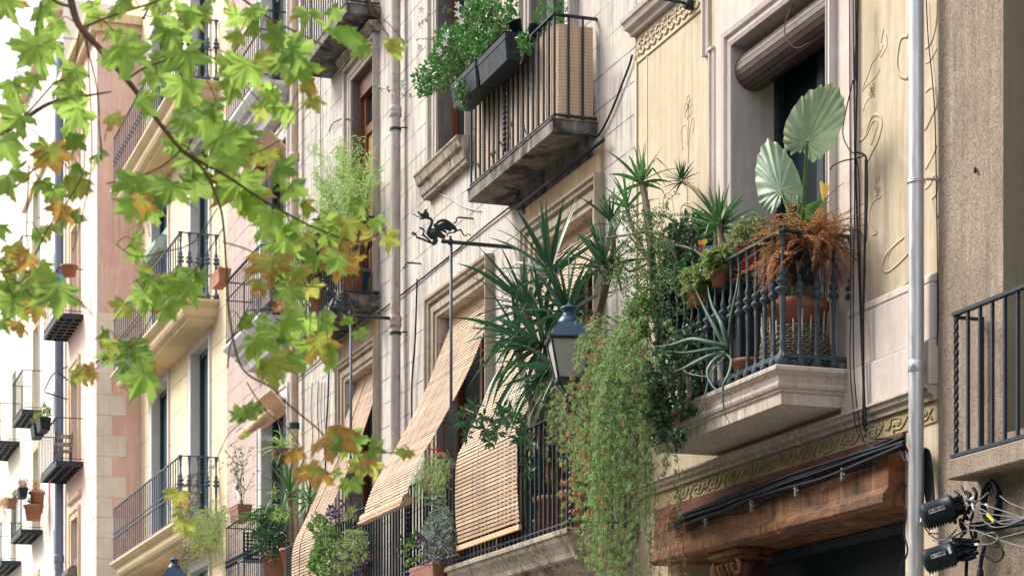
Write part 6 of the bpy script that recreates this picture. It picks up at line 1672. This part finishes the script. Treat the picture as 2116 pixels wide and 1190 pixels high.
MB().box(-54.85,-54.45,pY-.57,pY-.13,10.1,10.13).build('seat',m_slabg,fch)
o=MB().tube(spline([W(92,806,pY-.1),W(113,770,pY-.7),W(140,785,pY-.4)],4),.02,5).tube([W(92,810,pY-.7),W(140,825,pY-.1)],.018,5).tube([W(113,770,pY-.7),W(140,757,pY)],.018,5).build('clothes_bracket',m_iron,None); tag(o,'thin black bracket of clothes lines beside the blue downpipe','bracket')
# opposite side of the street (out of view, shades the lower storeys)
op=empty('apartment_building',(-30,-24,0),'tall brown apartment row across the street','building','buildings across the street')
for i,(a,b,hh) in enumerate(((-70,-44,15.5),(-44,-20,14),(-20,8,16),(8,34,15))):
    if i: op=empty('apartment_building',((a+b)/2,-24,0),'tall brown apartment row across the street','building','buildings across the street')
    w_=MB().box(a+.01,b-.01,-36,-25,0,hh); w_.build('wall',m_stucco,op)
    w0=None
    for x in range(int(a)+2,int(b)-2,4):
        for z in range(4,int(hh)-2,4):
            if w0 is None: w0=MB().box(x,x+1.2,-25.0,-24.93,z,z+2.3).build('window',m_glass,op); ox,oz=x,z
            else: o=w0.copy(); COL.objects.link(o); o.parent=op; o.location=(x-ox,0,z-oz)

# ================================================================ FOREGROUND PLANE TREE
OUT=[(0,1.0),(.07,.86),(.17,.78),(.16,.66),(.30,.60),(.24,.46),(.36,.50),(.52,.60),(.60,.54),(.86,.62),(.74,.46),(.78,.34),(.62,.27),(.50,.15),(.64,.10),(.66,.0),(.84,-.08),(.64,-.15),(.52,-.22),(.36,-.18),(.22,-.26),(.10,-.20),(0,-.10)]
OUT=OUT+[(-x,y) for x,y in OUT[-2:0:-1]]
def planeleaf(mb,att,dirn,nrm,size,rnd,curl=.3,fold=.15):
    """one lobed leaf: att = stalk end, dirn = towards the central lobe tip"""
    d=nz(Vector(dirn)); nrm=nz(Vector(nrm)-d*Vector(nrm).dot(d)); s=d.cross(nrm); c=Vector((0,.12))
    def P(x,y):
        z=-curl*(y*y)*.35*(1 if y>0 else .3)-fold*abs(x)**1.4*(-1)-curl*.5*x*x+.10*math.sin(7*x+rnd*20)+.08*math.sin(8*y+rnd*9)+.05*math.sin(17*x*y+rnd*5)
        return att+(d*y+s*x+nrm*z)*size*.62
    i0=mb.V(P(0,.0),0,rnd); n=len(OUT); r1=[];r2=[]
    for jj,(x,y) in enumerate(OUT):
        x*=1+.12*math.sin(rnd*50+y*3); y*=1+.10*math.cos(rnd*31+x*2)
        r1.append(mb.V(P(x*.5,y*.5)+nrm*size*(-.035 if jj in(0,8,16,28,36) else .018),.35,rnd)); r2.append(mb.V(P(x,y),min(1,.45+.55*math.hypot(x,y)),rnd))
    for j in range(n):
        k=(j+1)%n; mb.Fc(i0,r1[j],r1[k]); mb.Fc(r1[j],r2[j],r2[k],r1[k])
tree=empty('plane_tree',(-9.2,-9.6,0),'plane tree with backlit lobed green leaves, some browning, hanging into the street on the left','tree')
st_=MB(); lg=MB(); lb=MB()
DT=8.6
def T(px,py,d=DT): return D3(px,py,d)
# trunk just outside the frame on the left, and its limbs
tb=D3(-700,1640,9.6); tx,ty=tb.x,tb.y
tree.location=(tx,ty,0)
trk=MB(); P=spline([(tx,ty,-.1),(tx+.05,ty,1.5),(tx-.05,ty+.05,3.2),(tx+.0,ty-.02,5.0),(tx+.15,ty+.1,7.2)],8); trk.tube(P,[.24-.12*i/len(P) for i in range(len(P))],14)
trk.build('trunk',m_bark,tree,True)
def limb(pts,r0,r1,n=6):
    Q=spline(pts,n); r0*=.6; r1*=.7; st_.tube(Q,[r0+(r1-r0)*i/(len(Q)-1) for i in range(len(Q))],7); return Q
A=limb([(tx,ty,4.3),D3(-400,150,9.3),T(60,-260),T(130,-70),T(150,15),T(165,55),T(205,100),T(262,165),T(300,215),T(345,275),T(375,310)],.034,.010)
Bq=limb([T(375,310),T(415,335),T(470,365),T(530,405),T(590,440),T(650,470),T(740,500),T(800,470)],.012,.004)
C1=limb([T(370,308),T(420,350),T(452,420),T(462,470),T(468,560),T(475,660),T(500,760),T(560,800),T(590,830),T(650,880),T(710,930),T(800,935),T(845,930)],.010,.004)
limb([T(150,15),T(110,0),T(60,-60)],.01,.008); 
D_=limb([D3(-500,300,9.2),T(-120,290),T(-20,280),T(30,260),T(100,215),T(170,200),T(230,190)],.03,.004)
E_=limb([T(-20,280),T(20,260),T(60,230),T(110,175),T(150,150),T(165,55)],.007,.005)
limb([T(-200,420),T(0,400) ,T(80,340),T(130,290),T(165,200)],.008,.004); limb([T(-100,500),T(-10,560),T(60,540),T(100,470),T(150,400),T(175,330),T(160,180)],.008,.003)
limb([T(60,340),T(55,480),T(60,520),T(45,600)],.005,.003)
limb([T(450,430),T(400,500),T(340,520),T(280,530),T(240,505)],.005,.003); limb([T(462,470),T(400,560),T(330,615)],.005,.003)
limb([T(470,760),T(480,700),T(520,620)],.006,.003)
limb([T(510,790),T(550,850),T(590,880),T(620,920)],.005,.003); limb([T(440,970),T(470,900),T(510,865)],.004,.003)
limb([T(460,500),T(520,520),T(560,560),T(620,590),T(700,590),T(745,575)],.005,.003)
limb([T(330,615),T(300,680),T(270,720)],.004,.003); limb([T(375,310),T(340,340),T(300,360),T(220,380)],.007,.004)
limb([T(262,165),T(300,140),T(360,120),T(420,100)],.008,.004); limb([T(165,60),T(240,30),T(330,0),T(380,-40)],.008,.006)
limb([T(420,350),T(520,320),T(580,290)],.006,.003); limb([T(380,-40),T(470,-20),T(560,40),T(640,80),T(700,110)],.01,.004)
limb([T(120,-70),T(300,-120),T(420,-90),T(600,-70),T(740,-30),T(770,30)],.015,.004)
limb([T(170,60),T(200,180),T(205,260),T(210,330)],.006,.003); limb([T(180,80),T(190,300),T(180,400),T(150,520)],.005,.003)
ALL=[v.copy() for v in []]
nodes=[Vector(v) for v in st_.v[::9]]
def leaf(px,py,s,tone,ang=None,d=None,cup=None):
    d=d if d is not None else DT+U(-.45,.45)
    c=D3(px,py,d); size=s/(F/d)*.93
    view=Vector((C_,-S_,.12)) # towards camera
    side=Vector((S_,C_,0)); up=Vector((0,0,1))
    a=math.radians(ang) if ang is not None else U(-2.4,-.7)
    dirn=side*math.cos(a)+up*math.sin(a)+view*U(-.45,.45)
    n=view*U(.5,1)+side*U(-.9,.9)+up*U(-.3,.9)
    if tone=='b': mb=lb
    else: mb=lg
    rnd=(R() if tone=='b' else U(.25,.85)) if tone in('b','g') else (U(.0,.15) if tone=='d' else U(.75,1))  # lightest tones put the backlit look of some leaves into their colour
    att=c-nz(dirn)*size*.22
    planeleaf(mb,att,dirn,n,size,rnd,U(.1,.9) if cup is None else cup,U(-.1,.45))
    # stalk towards nearest twig
    k=min(nodes,key=lambda q:(q-att).length); v=k-att
    L_=min(v.length,.22); 
    if v.length>.02: st_.tube(spline([att,att+nz(v)*L_*.5+Vector((0,0,.02)),att+nz(v)*L_],3),.0022,3)
# explicit individual leaves (px,py,size,tone,angle)
EX=[(15,15,95,'l',-60),(95,25,75,'g',-40),(200,30,90,'l',-70),(245,20,80,'g',-90),(275,30,80,'d',-80),(330,30,100,'l',-60),(365,70,90,'l',-100),(420,30,70,'g',-70),(480,40,70,'l',-120),(525,35,70,'g',-60),
(445,20,80,'d',-60),(695,30,60,'d',-30),(735,12,60,'g',-60),(710,75,125,'l',-50),(745,105,60,'g',-85),(805,100,65,'b',-80),(835,90,20,'l',-90),(820,115,45,'g',-60),
(90,85,80,'d',-20),(110,100,60,'g',-120),(60,115,110,'l',-140),(65,170,60,'l',-100),(30,190,80,'g',-80),(150,160,85,'g',-95),(150,215,85,'g',-100),(170,245,120,'l',-75),(215,210,80,'d',-85),(215,285,90,'g',-75),(240,250,60,'b',-60),(35,235,120,'l',-60),(25,250,110,'g',-120),
(280,115,150,'l',-30),(300,90,110,'g',-150),(345,85,90,'d',-120),(385,130,120,'l',-80),(375,195,110,'l',-95),(300,220,80,'l',-60),(340,140,100,'g',-90),(230,130,70,'d',-100),(320,170,80,'l',-110),
(560,75,90,'d',170),(500,155,120,'g',-95),(470,145,80,'g',-160),(560,110,90,'d',-40),(590,140,90,'g',-60),(620,120,110,'d',-45),(545,130,80,'b',-30),(480,75,70,'b',-160),(520,65,60,'d',-150),(600,200,110,'l',-60),(560,210,80,'l',-90),(640,180,70,'b',-30),(650,215,60,'b',-60),(590,265,70,'l',-100),(540,235,60,'b',-110),(625,145,100,'g',-50),
(400,250,90,'d',-70),(380,260,100,'g',-120),(350,300,60,'l',-40),(430,270,120,'l',-70),(440,230,80,'g',-100),(470,300,110,'g',-60),(400,345,90,'d',-100),(510,290,90,'g',-40),(460,350,120,'g',-110),(480,340,90,'l',-60),(520,310,80,'b',-30),(555,330,60,'b',-70),(590,355,90,'d',-30),(540,370,110,'d',-100),(500,400,140,'l',-90),(520,430,110,'l',-80),
(60,300,80,'g',-90),(20,310,100,'l',-60),(20,380,110,'g',-80),(35,400,100,'l',-120),(110,330,90,'b',-80),(100,360,100,'g',-60),(150,300,80,'d',-90),(165,350,60,'d',-40),(150,380,90,'b',-100),(180,420,90,'g',-70),(120,440,70,'b',-110),(100,480,60,'b',-80),(150,450,80,'d',-60),(200,330,80,'g',-140),
(310,370,110,'d',-120),(270,390,110,'g',-100),(350,390,140,'g',-60),(290,430,90,'b',-80),(350,400,90,'d',-90),(400,395,110,'d',-80),(300,440,80,'g',-120),(255,430,80,'l',-140),(425,400,80,'g',-100),(225,400,60,'d',-40),
(30,515,60,'b',-60),(50,540,70,'b',-110),(75,490,60,'g',-90),(20,560,50,'b',-60),(95,575,80,'b',-20),(120,600,60,'g',-40),(90,560,60,'l',-20),(20,600,80,'g',-80),(55,620,110,'g',-60),(20,640,90,'l',-120),(75,645,70,'b',-90),(40,680,60,'b',-80),(120,615,110,'g',-80),(10,670,60,'g',-90),(55,590,50,'g',-30),(0,480,60,'l',-60),
(285,500,50,'l',-20),(280,530,55,'l',-100),(300,560,45,'b',-80),(305,590,70,'d',-110),(290,620,80,'g',-90),(335,600,80,'b',-30),(345,620,80,'l',-80),(365,580,80,'g',-60),(400,575,70,'l',-30),(380,600,90,'l',-120),(420,570,60,'g',-10),(330,640,60,'b',-100),(250,640,60,'b',-120),(300,640,60,'l',-100),(355,640,80,'l',-80),
(215,700,70,'g',-100),(230,720,60,'b',-80),(270,730,100,'d',-100),(290,745,80,'d',-60),(255,760,80,'d',-140),(290,790,110,'l',-110),(310,760,60,'b',-50),(165,780,60,'b',-120),(185,770,50,'b',-160),(150,790,40,'g',-90),(230,740,60,'g',-60),
(610,400,80,'d',-60),(560,460,90,'g',-90),(570,470,110,'l',-60),(610,475,60,'l',-60),(700,440,120,'l',-70),(680,470,100,'l',-110),(740,430,90,'g',-30),(590,510,110,'l',-80),(640,500,60,'b',-40),(560,560,110,'b',-100),(580,565,110,'g',-80),(670,530,100,'b',-120),(700,550,90,'b',-80),(690,545,70,'g',-100),(730,545,60,'b',-50),(780,465,50,'l',-60),(760,490,50,'b',-20),(810,495,60,'b',-15),(720,500,60,'b',-20),(640,540,70,'d',-150),(600,610,80,'g',-80),(530,590,60,'b',-130),(650,600,60,'b',-60),(690,480,110,'g',-60),(630,430,60,'b',-90),(620,570,60,'b',-50),
(585,760,100,'l',-90),(545,690,90,'l',-100),(600,670,90,'g',-30),(640,680,100,'l',-60),(665,720,110,'b',-75),(620,745,70,'g',-60),(510,670,60,'d',-20),(530,720,110,'l',-100),(560,770,120,'b',-100),(680,670,70,'g',-20),(720,665,50,'g',-10),(745,690,40,'l',-60),(600,735,60,'d',-30),(690,740,90,'l',-60),(580,700,60,'d',-150),(640,730,90,'l',-100),(545,660,40,'g',-30),
(515,855,70,'g',-30),(485,855,50,'l',170),(510,900,20,'l',-90),(535,850,40,'d',-20),
(700,905,120,'b',-20),(730,920,90,'g',-60),(690,920,60,'d',-150),(610,945,60,'b',-60),(655,985,80,'b',-100),(640,975,70,'b',-60),(770,965,90,'b',-60),(745,970,70,'b',-100),(765,950,60,'b',-20),(718,1005,60,'l',-110),(700,980,40,'g',-60),(832,935,45,'l',-60),(845,940,35,'b',-90),(780,930,60,'d',-20),(735,1000,50,'l',-60),
(365,1030,60,'b',-90),(375,1060,60,'b',-80),(380,1090,60,'b',-85),(355,1020,40,'l',-40)]
for px,py,s,t,a in EX:
    if py<460 and R()<.27: continue
    leaf(px,py,s,t,a+U(-15,15))
# denser mass behind, by area (px,py,rx,ry,count,tone string)
for cx,cy,rx,ry,n,tn in ((300,40,230,55,30,'llgl'),(90,60,95,60,9,'lg'),(560,70,110,70,14,'ggdb'),(560,190,90,60,14,'llbg'),(420,260,110,60,20,'lgd'),(340,390,110,40,14,'gdl'),(60,340,70,80,16,'lgg'),(140,400,60,70,10,'bdg'),(40,590,55,70,10,'lgb'),(510,380,70,60,12,'gld'),(650,500,90,60,12,'bgl'),(600,710,70,50,6,'lg'),(350,600,60,30,6,'lbg'),(300,-60,380,60,50,'lgl'),(-80,200,60,260,24,'gl'),(180,240,70,70,8,'gl'),(30,190,50,60,7,'lg'),(330,150,80,60,8,'lg'),(220,60,90,50,7,'lg'),(590,580,50,40,4,'bg')):
    for k in range(int(n*.22)):
        a=U(0,6.28); r=math.sqrt(R()); leaf(cx+rx*r*math.cos(a),cy+ry*r*math.sin(a),U(55,100),random.choice(tn),U(-150,-30),DT+U(-.3,.9))
# crown continuing above and left of the picture
for k in range(110):
    leaf(U(-1300,-100),U(-1300,300),U(80,130),random.choice('lgdb' if k%3 else 'lg'),U(-150,-30),9.3+U(-1.6,2.2))
lg.build('leaves',m_plane,tree,True); lb.build('browning_leaves',m_planeb,tree,True); st_.build('branches',m_twig,tree,True)
a_=limb
# ================================================================ CAMERA, LIGHT, WORLD
cam=bpy.data.cameras.new('camera'); co=bpy.data.objects.new('camera',cam); COL.objects.link(co); scene.camera=co
co.location=(0,CAMY,CZ)
co.rotation_euler=(math.radians(90),0,math.atan2(C_,S_)-math.pi/2 + math.pi/2 - 0)  # set below
vd=Vector((-C_,S_,0)); co.rotation_euler=vd.to_track_quat('-Z','Y').to_euler()
cam.sensor_width=36; cam.lens=36*F/2116; cam.shift_y=(HY-595)/2116; cam.clip_end=6000; cam.clip_start=.1
cam.dof.use_dof=True; cam.dof.focus_distance=20.0; cam.dof.aperture_fstop=5.0
SUNV=Vector((-.55,-.68,.80)).normalized()   # towards the sun
sun=bpy.data.lights.new('sun','SUN'); so=bpy.data.objects.new('sun',sun); COL.objects.link(so)
so.rotation_euler=(-SUNV).to_track_quat('-Z','Y').to_euler()
sun.energy=1.9; sun.angle=math.radians(24); sun.color=(1,.95,.87)
w=bpy.data.worlds.new('World'); scene.world=w; w.use_nodes=True
nt=w.node_tree; bg=nt.nodes['Background']; sk=nt.nodes.new('ShaderNodeTexSky'); sk.sky_type='NISHITA'; sk.sun_disc=False
sk.sun_elevation=math.asin(SUNV.z); sk.sun_rotation=math.atan2(SUNV.x,SUNV.y)
sk.dust_density=6; sk.air_density=1.0; sk.ozone_density=.6
mx=nt.nodes.new('ShaderNodeMix'); mx.data_type='RGBA'; mx.inputs[0].default_value=.55; nt.links.new(sk.outputs[0],mx.inputs[6]); mx.inputs[7].default_value=(7.2,7.3,7.5,1); nt.links.new(mx.outputs[2],bg.inputs[0]); bg.inputs[1].default_value=.115
vs=scene.view_settings; vs.view_transform='Standard'; vs.look='None'; vs.gamma=1; vs.exposure=1.27
scene.cycles.max_bounces=8
